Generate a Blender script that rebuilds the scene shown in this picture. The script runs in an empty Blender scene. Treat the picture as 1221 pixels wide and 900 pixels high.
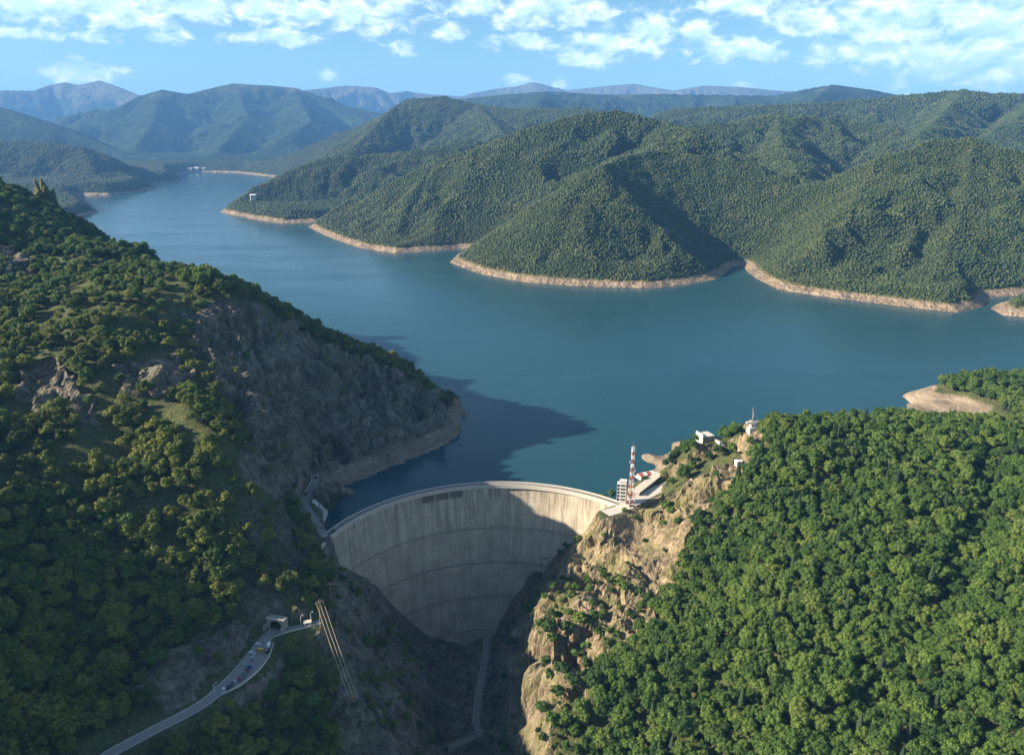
import bpy, bmesh, math, random
import numpy as np
from mathutils import Vector, Matrix
random.seed(7); RNG = np.random.default_rng(7)
S = bpy.context.scene
C = S.collection
R = math.radians

# ------------------------------------------------------------------ camera
F = 950.0; TH = math.atan(290.0 / F); CZ = 327.0; CREST = 14.0
CT, ST = math.cos(TH), math.sin(TH)
cam_d = bpy.data.cameras.new('camera'); cam = bpy.data.objects.new('camera', cam_d); C.objects.link(cam)
cam.location = (0, 0, CZ); cam.rotation_euler = (math.pi / 2 - TH, 0, 0)
cam_d.sensor_fit = 'HORIZONTAL'; cam_d.sensor_width = 36.0; cam_d.lens = 36.0 * F / 1221.0
cam_d.clip_start = 1.0; cam_d.clip_end = 120000.0
S.camera = cam

# ------------------------------------------------------------------ light
SUN_EL = R(25.6); SUN_AZ = math.atan2(-0.991, -0.13)      # direction TOWARDS the sun
SUN = Vector((math.sin(SUN_AZ) * math.cos(SUN_EL), math.cos(SUN_AZ) * math.cos(SUN_EL), math.sin(SUN_EL)))
sd = bpy.data.lights.new('sun', 'SUN'); sd.energy = 5.0; sd.angle = R(0.53); sd.color = (1.0, 0.85, 0.64)
so = bpy.data.objects.new('sun', sd); C.objects.link(so)
so.rotation_euler = (-SUN).to_track_quat('-Z', 'Y').to_euler(); so.location = (0, 0, 3000)

S.view_settings.view_transform = 'Standard'; S.view_settings.look = 'None'
S.view_settings.exposure = 1.68; S.view_settings.gamma = 1.0; S.view_settings.use_curve_mapping = False
S.cycles.use_denoising = True; S.cycles.use_adaptive_sampling = True; S.cycles.adaptive_threshold = 0.02
S.cycles.max_bounces = 6; S.cycles.diffuse_bounces = 3; S.cycles.glossy_bounces = 2
S.cycles.transmission_bounces = 2; S.cycles.transparent_max_bounces = 6; S.cycles.volume_bounces = 0
S.cycles.sample_clamp_indirect = 8.0


# ------------------------------------------------------------------ node helper
class NT:
    def __init__(s, tree): s.t = tree; s.n = tree.nodes; s.l = tree.links
    def new(s, typ, **kw):
        n = s.n.new(typ)
        for k, v in kw.items(): setattr(n, k, v)
        return n
    def put(s, sock, v):
        if isinstance(v, bpy.types.NodeSocket): s.l.new(v, sock)
        else:
            try: sock.default_value = v
            except Exception: sock.default_value = (*v, 1.0) if hasattr(v, '__len__') and len(v) == 3 else v
    def m(s, op, a, b=0.0, c=0.0, clamp=False):
        n = s.new('ShaderNodeMath', operation=op); n.use_clamp = clamp
        s.put(n.inputs[0], a); s.put(n.inputs[1], b); s.put(n.inputs[2], c); return n.outputs[0]
    def v(s, op, a, b=(0, 0, 0), out=0):
        n = s.new('ShaderNodeVectorMath', operation=op); s.put(n.inputs[0], a); s.put(n.inputs[1], b); return n.outputs[out]
    def noise(s, vec, scale, detail=4, rough=0.55, dist=0.0):
        n = s.new('ShaderNodeTexNoise'); s.put(n.inputs['Vector'], vec); n.inputs['Scale'].default_value = scale
        n.inputs['Detail'].default_value = detail; n.inputs['Roughness'].default_value = rough
        n.inputs['Distortion'].default_value = dist; return n.outputs['Fac']
    def ramp(s, fac, stops):
        n = s.new('ShaderNodeValToRGB'); s.put(n.inputs[0], fac); e = n.color_ramp.elements
        while len(e) < len(stops): e.new(0.5)
        for i, (p, c) in enumerate(stops):
            e[i].position = p; e[i].color = (*c, 1) if hasattr(c, '__len__') else (c, c, c, 1)
        return n.outputs[0]
    def mix(s, fac, a, b, typ='RGBA', blend='MIX'):
        n = s.new('ShaderNodeMix', data_type=typ)
        if typ == 'RGBA': n.blend_type = blend; ia, ib, o = 6, 7, 2
        else: ia, ib, o = 2, 3, 0
        s.put(n.inputs[0], fac); s.put(n.inputs[ia], a); s.put(n.inputs[ib], b); return n.outputs[o]
    def mr(s, v, a, b, c=0.0, d=1.0, smooth=False):
        n = s.new('ShaderNodeMapRange'); n.interpolation_type = 'SMOOTHSTEP' if smooth else 'LINEAR'
        s.put(n.inputs[0], v)
        for i, q in enumerate((a, b, c, d)): s.put(n.inputs[i + 1], q)
        return n.outputs[0]
    def scale(s, vec, sc):
        return s.v('MULTIPLY', vec, sc)

def material(name, rough=0.9, spec=0.2):
    m = bpy.data.materials.new(name); m.use_nodes = True
    t = NT(m.node_tree); b = m.node_tree.nodes['Principled BSDF']
    b.inputs['Roughness'].default_value = rough; b.inputs['Specular IOR Level'].default_value = spec
    return m, t, b
def bump(t, b, h, dist=1.0, strength=1.0):
    n = t.new('ShaderNodeBump'); t.put(n.inputs['Height'], h); n.inputs['Distance'].default_value = dist
    n.inputs['Strength'].default_value = strength; t.l.new(n.outputs[0], b.inputs['Normal']); return n
def simple(name, col, rough=0.7, spec=0.3, metal=0.0, var=0.15, sc=0.6):
    m, t, b = material(name, rough, spec); b.inputs['Metallic'].default_value = metal
    g = t.new('ShaderNodeNewGeometry')
    n = t.noise(g.outputs['Position'], sc, 5, 0.65)
    c = t.mix(n, tuple(x * (1 - var * 1.6) for x in col), tuple(min(1, x * (1 + var)) for x in col))
    t.l.new(c, b.inputs['Base Color']); return m

# ------------------------------------------------------------------ pixel -> place
def ray(px, py):
    u = (px - 610.5) / F; v = (450.0 - py) / F
    return (u, CT + v * ST, -ST + v * CT)
def WY(px, py, y):
    r = ray(px, py); k = y / r[1]; return (r[0] * k, y, CZ + r[2] * k)
def WZ(px, py, z):
    r = ray(px, py); k = (z - CZ) / r[2]; return (r[0] * k, r[1] * k, z)
def proj(P):
    P = np.asarray(P, float); d = P[..., 1] * CT - (P[..., 2] - CZ) * ST
    up = (P[..., 2] - CZ) * CT + P[..., 1] * ST
    return 610.5 + F * P[..., 0] / d, 450.0 - F * up / d, d
def in_poly(px, py, poly):
    r = np.zeros(px.shape, bool); n = len(poly)
    for i in range(n):
        x0, y0 = poly[i]; x1, y1 = poly[(i + 1) % n]
        if y0 == y1: continue
        c = ((y0 > py) != (y1 > py)) & (px < (x1 - x0) * (py - y0) / (y1 - y0) + x0)
        r ^= c
    return r
def seg_dist(X, Y, pts, closed=False):
    """distance to a polyline, the parameter (segment+fraction) of the nearest point"""
    best = np.full(X.shape, 1e12); par = np.zeros(X.shape)
    n = len(pts)
    for i in range(n if closed else n - 1):
        a = pts[i]; b = pts[(i + 1) % n]
        dx, dy = b[0] - a[0], b[1] - a[1]; L = dx * dx + dy * dy + 1e-9
        t = np.clip(((X - a[0]) * dx + (Y - a[1]) * dy) / L, 0, 1)
        d = (X - a[0] - t * dx) ** 2 + (Y - a[1] - t * dy) ** 2
        q = d < best; best = np.where(q, d, best); par = np.where(q, i + t, par)
    return np.sqrt(best), par

# ------------------------------------------------------------------ numpy noise
_perm = np.random.default_rng(3).permutation(256); _perm = np.concatenate([_perm, _perm, _perm])
_g = np.random.default_rng(4).normal(size=(256, 3)); _g /= np.linalg.norm(_g, axis=1)[:, None]
def perlin(x, y, z):
    xi, yi, zi = np.floor(x).astype(int), np.floor(y).astype(int), np.floor(z).astype(int)
    xf, yf, zf = x - xi, y - yi, z - zi
    u, v, w = (t * t * t * (t * (t * 6 - 15) + 10) for t in (xf, yf, zf))
    xi &= 255; yi &= 255; zi &= 255
    def gr(i, j, k):
        h = _perm[_perm[_perm[(xi + i) & 255] + ((yi + j) & 255)] + ((zi + k) & 255)]
        g = _g[h]; return g[..., 0] * (xf - i) + g[..., 1] * (yf - j) + g[..., 2] * (zf - k)
    L = lambda a, b, t: a + t * (b - a)
    return L(L(L(gr(0,0,0), gr(1,0,0), u), L(gr(0,1,0), gr(1,1,0), u), v),
             L(L(gr(0,0,1), gr(1,0,1), u), L(gr(0,1,1), gr(1,1,1), u), v), w) * 1.6
def fbm(x, y, z, octv=4, gain=0.5):
    s = 0; a = 1.0; k = 1.0
    for _ in range(octv): s = s + a * perlin(x * k + 11.3 * k, y * k + 5.1, z * k); a *= gain; k *= 2.03
    return s
def ridged(x, y, z, octv=4, gain=0.5):
    s = 0; a = 1.0; k = 1.0
    for _ in range(octv): s = s + a * (1 - 2 * np.abs(perlin(x * k + 3.7, y * k + 9.2 * k, z * k))); a *= gain; k *= 2.07
    return s

# ------------------------------------------------------------------ object helpers
def link(o, parent=None):
    C.objects.link(o)
    if parent is not None: o.parent = parent
    return o
def tag(o, label=None, cat=None, group=None, kind=None):
    if label: o['label'] = label
    if cat: o['category'] = cat
    if group: o['group'] = group
    if kind: o['kind'] = kind
    return o
def empty(name, loc=(0, 0, 0), rz=0.0):
    o = bpy.data.objects.new(name, None); o.empty_display_size = 1; C.objects.link(o)
    o.location = loc; o.rotation_euler = (0, 0, rz); return o
def mesh_np(name, V, Fq, mat, parent=None, smooth=True):
    me = bpy.data.meshes.new(name); V = np.asarray(V, np.float32); Fq = np.asarray(Fq, np.int32)
    me.vertices.add(len(V)); me.vertices.foreach_set('co', V.ravel())
    k = Fq.shape[1]; me.loops.add(Fq.size); me.loops.foreach_set('vertex_index', Fq.ravel())
    me.polygons.add(len(Fq)); me.polygons.foreach_set('loop_start', np.arange(0, Fq.size, k, dtype=np.int32))
    me.update(calc_edges=True)
    if smooth: me.polygons.foreach_set('use_smooth', np.ones(len(Fq), bool))
    if mat: me.materials.append(mat)
    o = bpy.data.objects.new(name, me); return link(o, parent)
def attr(o, name, vals):
    a = o.data.attributes.new(name, 'FLOAT', 'POINT'); a.data.foreach_set('value', np.asarray(vals, np.float32))
class MB:
    """collects boxes, bars, tubes and strips; build() links them as one mesh"""
    def __init__(s): s.v = []; s.f = []
    def add(s, vs, fs):
        o = len(s.v); s.v += [tuple(v) for v in vs]; s.f += [tuple(i + o for i in f) for f in fs]; return s
    def box(s, x0, x1, y0, y1, z0, z1, M=None):
        vs = [Vector((x, y, z)) for z in (z0, z1) for x, y in ((x0, y0), (x1, y0), (x1, y1), (x0, y1))]
        if M is not None: vs = [M @ v for v in vs]
        return s.add(vs, [(3,2,1,0),(4,5,6,7),(0,1,5,4),(1,2,6,5),(2,3,7,6),(3,0,4,7)])
    def prism(s, poly, z0, z1):
        n = len(poly)
        return s.add([(x, y, z0) for x, y in poly] + [(x, y, z1) for x, y in poly],
                     [tuple(range(n))[::-1], tuple(range(n, 2 * n))] + [(i, (i+1) % n, n + (i+1) % n, n + i) for i in range(n)])
    def tube(s, p, q, r0, r1=None, n=5):
        r1 = r0 if r1 is None else r1
        p, q = Vector(p), Vector(q); d = (q - p)
        if d.length < 1e-6: return s
        d.normalize(); a = d.orthogonal().normalized(); b = d.cross(a)
        vs = [c + (a * math.cos(2*math.pi*i/n) + b * math.sin(2*math.pi*i/n)) * r for c, r in ((p, r0), (q, r1)) for i in range(n)]
        return s.add(vs, [tuple(range(n))[::-1], tuple(range(n, 2*n))] + [(i, (i+1) % n, n + (i+1) % n, n + i) for i in range(n)])
    def build(s, name, mat, parent=None, smooth=False):
        me = bpy.data.meshes.new(name); me.from_pydata(s.v, [], s.f); me.update()
        me.materials.append(mat)
        if smooth: me.polygons.foreach_set('use_smooth', [True] * len(me.polygons))
        return link(bpy.data.objects.new(name, me), parent)
def copy_tree(o, parent=None):
    c = o.copy(); C.objects.link(c); c.parent = parent
    for ch in list(o.children): copy_tree(ch, c)
    return c

# ------------------------------------------------------------------ world: sky and clouds
w = bpy.data.worlds.new('World'); S.world = w; w.use_nodes = True
w.cycles.sampling_method = 'MANUAL'; w.cycles.sample_map_resolution = 512
t = NT(w.node_tree); bg = w.node_tree.nodes['Background']
sky = t.new('ShaderNodeTexSky'); sky.sky_type = 'NISHITA'; sky.sun_disc = False
sky.sun_elevation = SUN_EL; sky.sun_rotation = SUN_AZ; sky.altitude = 1100; sky.air_density = 1.0; sky.dust_density = 0.4; sky.ozone_density = 2.5
tc = t.new('ShaderNodeTexCoord'); sep = t.new('ShaderNodeSeparateXYZ'); t.l.new(tc.outputs['Generated'], sep.inputs[0])
az = t.m('ARCTAN2', sep.outputs[0], sep.outputs[1]); el = t.m('ARCSINE', sep.outputs[2])
ae = t.new('ShaderNodeCombineXYZ'); t.l.new(az, ae.inputs[0]); t.l.new(el, ae.inputs[1]); AE = ae.outputs[0]
CL = [(40,6,80,15),(130,10,55,15),(215,8,60,17),(300,10,60,16),(118,44,22,6),(200,46,24,6),(330,45,45,7),(28,42,28,6),(372,16,28,12),(430,10,62,20),
      (100,88,33,9),(389,90,11,6),(484,58,19,7),(532,38,16,9),(570,5,50,14),(650,10,72,19),(628,51,36,9),(705,68,40,9),(730,50,45,14),(780,38,32,20),
      (828,40,19,14),(872,58,40,13),(915,65,18,7),(885,5,45,12),(965,18,42,18),(1060,30,70,34),(1035,62,48,14),(1100,66,40,16),(1150,72,60,26),
      (1190,30,50,40),(1120,10,90,20),(1215,75,35,22),(619,96,14,6),(672,98,9,6),(890,103,9,4)]
def azel(px, py):
    r = ray(px, py); return math.atan2(r[0], r[1]), math.atan2(r[2], math.hypot(r[0], r[1]))
def cloud_field():
    v = AE
    # the same clouds go on around the whole sky
    warp = t.new('ShaderNodeTexNoise'); t.l.new(t.scale(v, (9, 22, 1)), warp.inputs['Vector']); warp.inputs['Scale'].default_value = 3.0; warp.inputs['Detail'].default_value = 3
    wv = t.v('ADD', v, t.scale(t.v('SUBTRACT', warp.outputs['Color'], (.5, .5, .5)), (0.02, 0.012, 0)))
    base = t.noise(t.scale(v, (3.0, 9.0, 1)), 2.2, 3, 0.5)
    inside = t.mr(t.m('ABSOLUTE', az), 0.56, 0.75)
    acc = t.m('SUBTRACT', t.m('MULTIPLY', t.m('SUBTRACT', base, 0.56), 6.0), t.m('MULTIPLY', t.m('SUBTRACT', 1.0, inside), t.mr(el, 0.16, 0.3, 9.0, 0.0)))
    for px, py, rx, ry in CL:
        a, e = azel(px, py); sx, sy = F / (rx * 1.25), F / (ry * 1.25)
        q = t.new('ShaderNodeVectorMath', operation='MULTIPLY_ADD'); t.l.new(wv, q.inputs[0]); q.inputs[1].default_value = (sx, sy, 0); q.inputs[2].default_value = (-a * sx, -e * sy, 0)
        g = t.m('SUBTRACT', 1.0, t.v('LENGTH', q.outputs[0], out=1))
        acc = t.m('MAXIMUM', acc, g)
    return acc
def billow(shift):
    return t.m('MULTIPLY', t.m('SUBTRACT', t.noise(t.scale(t.v('ADD', AE, (0, shift, 0)), (1.0, 1.7, 1)), 34.0, 7, 0.62, 0.3), 0.555), 3.2)
acc0 = cloud_field(); d0 = t.m('ADD', acc0, billow(0.0)); d1 = t.m('ADD', t.m('ADD', acc0, 0.1), billow(0.011))
alpha = t.mr(d0, -0.30, 0.85, 0, 1, True)
shade = t.mr(d1, -0.1, 1.0, 0, 1, True)
ccol = t.mix(shade, (12.0, 12.2, 12.2, 1), (6.0, 8.0, 10.2, 1))
skyc = t.mix(1.0, sky.outputs[0], (0.80, 0.99, 0.95, 1), blend='MULTIPLY')
full = t.mix(t.m('MULTIPLY', alpha, 0.95), skyc, ccol)
t.l.new(full, bg.inputs[0]); bg.inputs[1].default_value = 0.051

# ================================================================== NEAR TERRAIN
DC = (-10.0, 536.0)                      # centre of the dam's arcs
def r_face(z): return 146.0 - 12.0 * (CREST - z) / 165.0
def WC(px, py):
    """pixel on the dam's downstream face"""
    r = ray(px, py); k = 600.0
    for _ in range(60):
        x, y, z = r[0]*k, r[1]*k, CZ + r[2]*k
        k += (r_face(z) - math.hypot(x - DC[0], y - DC[1])) * 0.8
    return (x, y, z)
cp = []
def Y(*a):
    for px, py, y in a: cp.append(WY(px, py, y))
def Z(*a):
    for px, py, z in a: cp.append(WZ(px, py, z))
def P(*a): cp.extend(a)
# left mountain, skyline first
Y((-60,234,1380),(0,242,1330),(60,249,1240),(110,272,1140),(170,300,1000),(215,322,880),(252,338,806),(290,352,820),(330,368,860),(365,388,880),(400,403,900),(432,417,912),(460,427,920),(485,441,924),(510,461,925),(535,480,921))
Z((553,493,0),(552,505,0),(541,523,0),(505,540,0),(480,548,0),(430,571,0),(395,582,0),(382,592,2))
P((-30,935,-20),(-90,985,-25),(-190,1010,-15),(-290,1010,30),(-340,1070,10),(-480,1180,40),(-640,1300,80),(-850,1450,140),(-100,1100,-40),(-260,1150,-30),(-420,1260,-20),(-600,1400,0))
Y((150,372,745),(200,422,680),(222,487,590),(262,515,572),(300,545,580),(345,600,592),(365,690,513))
Y((330,440,775),(400,450,850),(440,470,875),(300,480,690),(280,420,770),(340,520,662),(400,500,800),(365,565,655),(240,440,700),(230,390,770))
Z((540,500,15),(500,523,15),(465,541,15),(430,557,15),(400,566,15)); Y((500,490,878),(450,500,838))
Z((373,556,16),(376,575,16),(366,592,16),(372,606,15),(378,625,14.5),(384,640,14.5),(376,655,14.5))
Y((0,300,940),(0,400,705),(0,500,560),(0,650,450),(0,800,372),(0,900,332),(50,340,880),(100,400,690),(100,500,575),(100,600,500),(100,700,442),(100,800,400),(160,440,650),(160,540,560),(200,600,512),(200,700,460),(180,790,417),(250,600,520),(260,700,463),(300,640,510),(310,700,480),(70,870,350))
ROAD_PX = [(95,925),(130,899),(180,872),(240,840),(277,808),(303,778),(318,760),(329,750)]
Z(*[(x, y, 16) for x, y in ROAD_PX], (265,831,15.5),(300,812,15.5),(321,788,15.5),(323,765,15.5),(350,752,15.5),(380,742,15.5),(290,782,16.5),(262,808,17),(318,737,22),(335,735,22),(350,739,21),(330,724,28),(345,726,26))
# gorge left wall
Y((345,800,425),(265,862,372),(300,850,395),(400,760,476),(412,720,515),(395,700,510),(400,850,418),(350,900,370),(440,800,478),(480,850,455),(500,800,540),(480,900,425),(520,880,505),(445,745,545),(300,900,360),(455,770,545))
for q in ((-137.7,604,-28),(-117,622,-63),(-102,629,-98),(-77.6,650,-133),(-150,585,-5)): cp.append(q)
Z((545,800,-147),(545,840,-147),(520,800,-145),(580,780,-140),(576,810,-142),(570,850,-143),(560,880,-143),(530,893,-143),(600,885,-143))
P((-45,668,-150),(-10,664,-152),(20,660,-150),(-15,600,-149),(-10,450,-150),(-5,350,-152),(0,250,-155),(40,560,-135),(30,480,-140))
# gorge right wall and the dam's right edge
for q in ((722,612),(690,640),(660,662),(634,676),(611,712),(588,746)): cp.append(WC(*q))
Y((612,800,560),(618,850,500),(600,790,592))
# right spur
Y((660,740,522),(662,770,492),(668,800,463),(660,715,552),(690,655,620),(655,692,582),(633,740,517),(640,790,467),(650,850,418),(665,900,393),(700,700,548),(700,800,462),(760,645,610),(750,700,533),(750,800,443),(800,640,592),(800,720,512),(800,800,432),(800,900,372),(740,900,388),(840,680,545))
Z((742,606,15),(733,612,13),(752,605,15.5),(770,594,15.5),(786,584,16),(757,588,14.5),(784,567,14.5),(770,572,3),(765,575,-1),(800,602,18))
Y((812,578,640),(850,560,655),(815,548,690),(835,520,702),(858,530,690),(880,560,640),(880,518,690),(897,512,690),(910,516,680),(960,508,680),(1030,504,690),(1090,498,700),(1160,505,700),(1221,508,690))
Y((900,600,582),(1000,600,582),(1100,600,565),(1221,600,560),(900,700,492),(1000,700,482),(1100,700,472),(1221,700,462),(900,800,418),(1000,800,408),(1100,800,398),(1221,800,388),(900,900,360),(1000,900,350),(1100,900,340),(1221,900,332),(950,550,632),(1050,550,640),(1160,560,610),(960,640,540),(1170,640,535),(850,750,472))
Z((772,543,2),(762,541,0.5),(789,552,3),(783,562,6),(752,560,-9),(755,535,-8),(800,538,2),(815,528,3))
P((110,800,-12),(150,810,-14),(200,800,-6),(250,800,-5),(320,820,-12),(400,820,-6),(430,860,-10),(150,900,-30),(300,930,-30),(0,760,-60),(60,740,-40),(-60,740,-60),(-120,690,-25))
# peninsula with its beach
Z((1074,486,0),(1090,493,4),(1112,497,6),(1150,504,8),(1082,478,0),(1098,480,5))
Y((1103,466,965),(1130,453,985),(1160,449,990),(1200,456,960),(1221,448,980),(1280,440,980),(1150,480,930),(1221,480,900))
P((470,900,-4),(520,880,4),(540,1040,-20),(620,1060,-20),(720,1060,-15),(560,820,20),(460,1000,-15),(650,850,30))
# beyond the frame; unseen left hill and mountain added to shade the slope
P((-480,300,198),(-560,430,195),(-640,600,200),(-760,800,235),(-900,850,300),(-1000,850,350),(-1000,1000,362),(-960,1150,332),(-1060,1300,300),(-350,230,150),(-200,220,20),(-120,260,-60),(100,250,-70),(180,220,-10),(300,220,40),(450,260,75),(600,350,95),(640,500,95),(660,700,90),(640,620,90),(-640,200,260))
cp = np.array(cp)
def rbf_fit(pts, eps=6.0, nug=0.0):
    X = pts[:, :2]; D = np.sqrt(((X[:, None] - X[None]) ** 2).sum(2) + eps * eps)
    n = len(X); A = np.zeros((n + 3, n + 3)); A[:n, :n] = -D + np.eye(n) * nug
    A[:n, n] = 1; A[:n, n+1:] = X / 500; A[n, :n] = 1; A[n+1:, :n] = X.T / 500
    b = np.zeros(n + 3); b[:n] = pts[:, 2]
    return X, np.linalg.solve(A, b), eps
def rbf_eval(fit, x, y):
    X, c, eps = fit; n = len(X); z = c[n] + c[n+1] * x / 500 + c[n+2] * y / 500
    for i in range(n): z = z - c[i] * np.sqrt((x - X[i, 0]) ** 2 + (y - X[i, 1]) ** 2 + eps * eps)
    return z
fit = rbf_fit(cp, 4.0, 1.2)
GS = 2.4
gx = np.arange(-1080, 680.1, GS); gy = np.arange(190, 1440.1, GS)
GX, GY = np.meshgrid(gx, gy); H = rbf_eval(fit, GX, GY)
# level terraces for the roads and the yards
def terrace(H, pts, half, blend):
    d, par = seg_dist(GX, GY, pts); i = np.minimum(par.astype(int), len(pts) - 2); f = par - i
    zz = np.array([p[2] for p in pts]); z = zz[i] * (1 - f) + zz[i + 1] * f
    k = np.clip((d - half) / blend, 0, 1); k = k * k * (3 - 2 * k)
    return z * (1 - k) + H * k, k
ROAD = [WZ(x, y, 16) for x, y in ROAD_PX]
LAY = [WZ(x, y, 16) for x, y in ((258,824),(280,813),(300,797),(311,782),(316,768))]
BR = [WZ(x, y, 15.7) for x, y in ((326,756),(345,750),(382,741))]
SPILL = [WZ(x, y, 15.6) for x, y in ((373,556),(376,572),(368,588),(364,600),(376,620),(388,640))]
YARD = [WZ(x, y, 14.5) for x, y in ((722,612),(745,604),(775,588),(800,576))]
GR = [WZ(x, y, -142.5) for x, y in ((583,752),(578,790),(571,830),(568,862),(572,874),(552,884),(520,899))]
UP = [WZ(x, y, z) for x, y, z in ((800,578,16),(835,566,24),(868,556,34),(884,556,38),(872,540,44),(862,530,52),(842,515,55))]
roadmask = np.zeros_like(H)
for pts, hw, bl in ((ROAD,5,9),(LAY,6.5,7),(BR,3.5,6),(SPILL,4.5,5),(YARD,7,7),(GR,4,7),(UP,2.5,6)):
    H, k = terrace(H, pts, hw, bl); roadmask = np.maximum(roadmask, 1 - k)
# the left cliff meets the lake in a steep bare band
LSH = [WZ(x, y, 0)[:2] for x, y in ((375,600),(382,592),(392,583),(430,572),(480,549),(505,541),(541,524),(552,506),(553,493))]
LLAND = LSH + [(-75, 950), (-140, 985), (-420, 900), (-300, 620)]
ld, _ = seg_dist(GX, GY, LSH); lin = in_poly(GX, GY, LLAND); jag = 1 + .35 * fbm(GX / 14, GY / 14, GX * 0, 2)
H = np.where(lin, np.maximum(H, np.minimum(17, ld * 1.15 * jag) * np.clip((GY - 690) / 15, 0, 1) - (GY < 690) * 99), H)
H = np.where(~lin & (ld < 70) & (GY > 695) & (GX < 30) & (GY < 930), np.minimum(H, -.5 * ld), H)
# low frequency relief
damd = np.hypot(GX - DC[0], GY - DC[1]); ang = np.arctan2(GX - DC[0], GY - DC[1])
neardam = np.clip(1 - np.abs(damd - 140) / 22, 0, 1) * (GY > 560)
free = (1 - roadmask) * (1 - neardam)
gyv, gxv = np.gradient(H, GS); slope0 = np.hypot(gxv, gyv)
H = H + free * (fbm(GX / 90, GY / 90, GX * 0 + 2.0, 3) * 5 + fbm(GX / 28, GY / 28, GX * 0 + 5.0, 3) * 2.0)
# the gully in the right-hand forest
GUL = [WY(1178,560,625), WY(1172,620,548), WY(1150,690,480), WY(1120,760,425), WY(1010,870,365)]
gd, _ = seg_dist(GX, GY, GUL); H = H - 9 * np.exp(-(gd / 12) ** 2)
# ground must stay under the dam's crest road and out of the lake beside it
ring = (damd > 120) & (damd < 175) & (ang > R(-68)) & (ang < R(38))
H = np.where((damd > 146) & (damd < 176) & (GY > 560) & (ang > R(-70)) & (ang < R(48)), np.minimum(H, -12), H)
gyv, gxv = np.gradient(H, GS); slope = np.hypot(gxv, gyv)
N = np.stack([-gxv, -gyv, np.ones_like(H)], -1); N /= np.linalg.norm(N, axis=-1)[..., None]
pxg, pyg, dg = proj(np.stack([GX, GY, H], -1))
POLY = {
 'cliff_right': [(735,604),(790,590),(830,572),(880,545),(893,505),(910,520),(893,560),(860,590),(830,625),(812,660),(806,700),(775,745),(745,770),(705,800),(690,850),(650,870),(630,850),(610,760),(625,700),(690,640)],
 'cliff_left': [(570,500),(525,478),(465,440),(420,425),(385,410),(330,385),(260,370),(215,375),(232,420),(262,470),(296,520),(330,560),(366,600),(390,600),(545,530)],
 'gorge': [(392,690),(440,690),(460,740),(530,765),(590,752),(640,680),(625,740),(640,850),(640,920),(420,920),(385,850),(405,800)],
 'rock_b': [(18,445),(60,430),(95,470),(60,490),(20,480)], 'rock_c': [(135,440),(205,420),(230,450),(215,475),(150,470)],
 'rock_d': [(75,465),(115,470),(120,510),(90,500)], 'rock_e': [(0,290),(30,300),(45,330),(0,335)],
 'bare': [(290,590),(365,650),(365,700),(300,750),(280,720)], 'road_bank': [(150,820),(260,745),(300,745),(285,790),(200,850)],
}
def soft(poly, amp=10):
    jx = pxg + amp * fbm(GX / 22, GY / 22, H / 22, 2); jy = pyg + amp * fbm(GX / 22 + 40, GY / 22, H / 22, 2)
    return in_poly(jx, jy, poly).astype(float)
M_ = {k: soft(p) for k, p in POLY.items()}
rock = np.maximum.reduce([M_['cliff_right'], M_['cliff_left'], M_['gorge'] , M_['rock_b'], M_['rock_c'], M_['rock_d'], M_['rock_e'], M_['road_bank'] * .8, 0.5 * M_['bare']])
rock = np.maximum(rock, np.clip((slope - 1.0) / 0.5, 0, 1) * 0.8)
up = (damd > 150) | (GY > 640)
beach = np.clip((15.5 + 1.5 * fbm(GX / 25, GY / 25, GX * 0, 2) - H) / 1.5, 0, 1) * up * (GY > 560) * (damd > 151)
beach = beach * ~((GX > 40) & (GY < 715)) * ~((GX < -100) & (GY < 690))
# rock displacement along the normal: tilted facets of broken rock
def facets(x, y, z, cell, seed, tilt):
    qx, qy, qz = x / cell, y / cell, z / cell; ix, iy, iz = np.floor(qx).astype(int), np.floor(qy).astype(int), np.floor(qz).astype(int)
    best = np.full(x.shape, 1e9); out = np.zeros(x.shape); second = np.full(x.shape, 1e9)
    tab = np.random.default_rng(seed).uniform(-1, 1, (256, 7))
    for i in (-1, 0, 1):
        for j in (-1, 0, 1):
            for k in (-1, 0, 1):
                h = _perm[_perm[_perm[(ix + i) & 255] + ((iy + j) & 255)] + ((iz + k) & 255)]; r = tab[h]
                dx, dy, dz = (qx - ix - i - .5 - r[..., 0] * .45), (qy - iy - j - .5 - r[..., 1] * .45), (qz - iz - k - .5 - r[..., 2] * .45)
                d = dx * dx + dy * dy + dz * dz; c = d < best
                second = np.where(c, best, np.minimum(second, d)); best = np.where(c, d, best)
                out = np.where(c, tilt * (dx * r[..., 3] + dy * r[..., 4] + dz * r[..., 5]) + r[..., 6] * .5, out)
    gap = np.clip((np.sqrt(second) - np.sqrt(best)) / .12, 0, 1)
    return (out - (1 - gap) * .35) * cell
K = rock * free * np.clip(1.2 - beach, 0.25, 1) * (1 + .8 * M_['cliff_left'])
# tilted strata: cliffs weather into ribs
rx = GX * 0.8 + GY * 0.55; ry = -GX * 0.55 + GY * 0.8
disp = K * (ridged(rx / 45, ry / 45, H / 120, 3, 0.5) * 4.5 + facets(rx, ry * .7, H * .4, 20.0, 1, 1.0) * .30 + facets(rx * .8, ry, H * .5, 7.5, 2, 1.1) * .30 - 1.5)
disp = disp + np.clip(1 - K, 0, 1) * free * fbm(GX / 9, GY / 9, H / 9, 2) * 0.6
VX = GX + N[..., 0] * disp; VY = GY + N[..., 1] * disp; VZ = H + N[..., 2] * disp
HD = H + disp / np.maximum(N[..., 2], .45)
ny, nx = H.shape
idx = np.arange(nx * ny).reshape(ny, nx)
quads = np.stack([idx[:-1, :-1], idx[:-1, 1:], idx[1:, 1:], idx[1:, :-1]], -1).reshape(-1, 4)
V = np.stack([VX, VY, VZ], -1).reshape(-1, 3)

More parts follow.
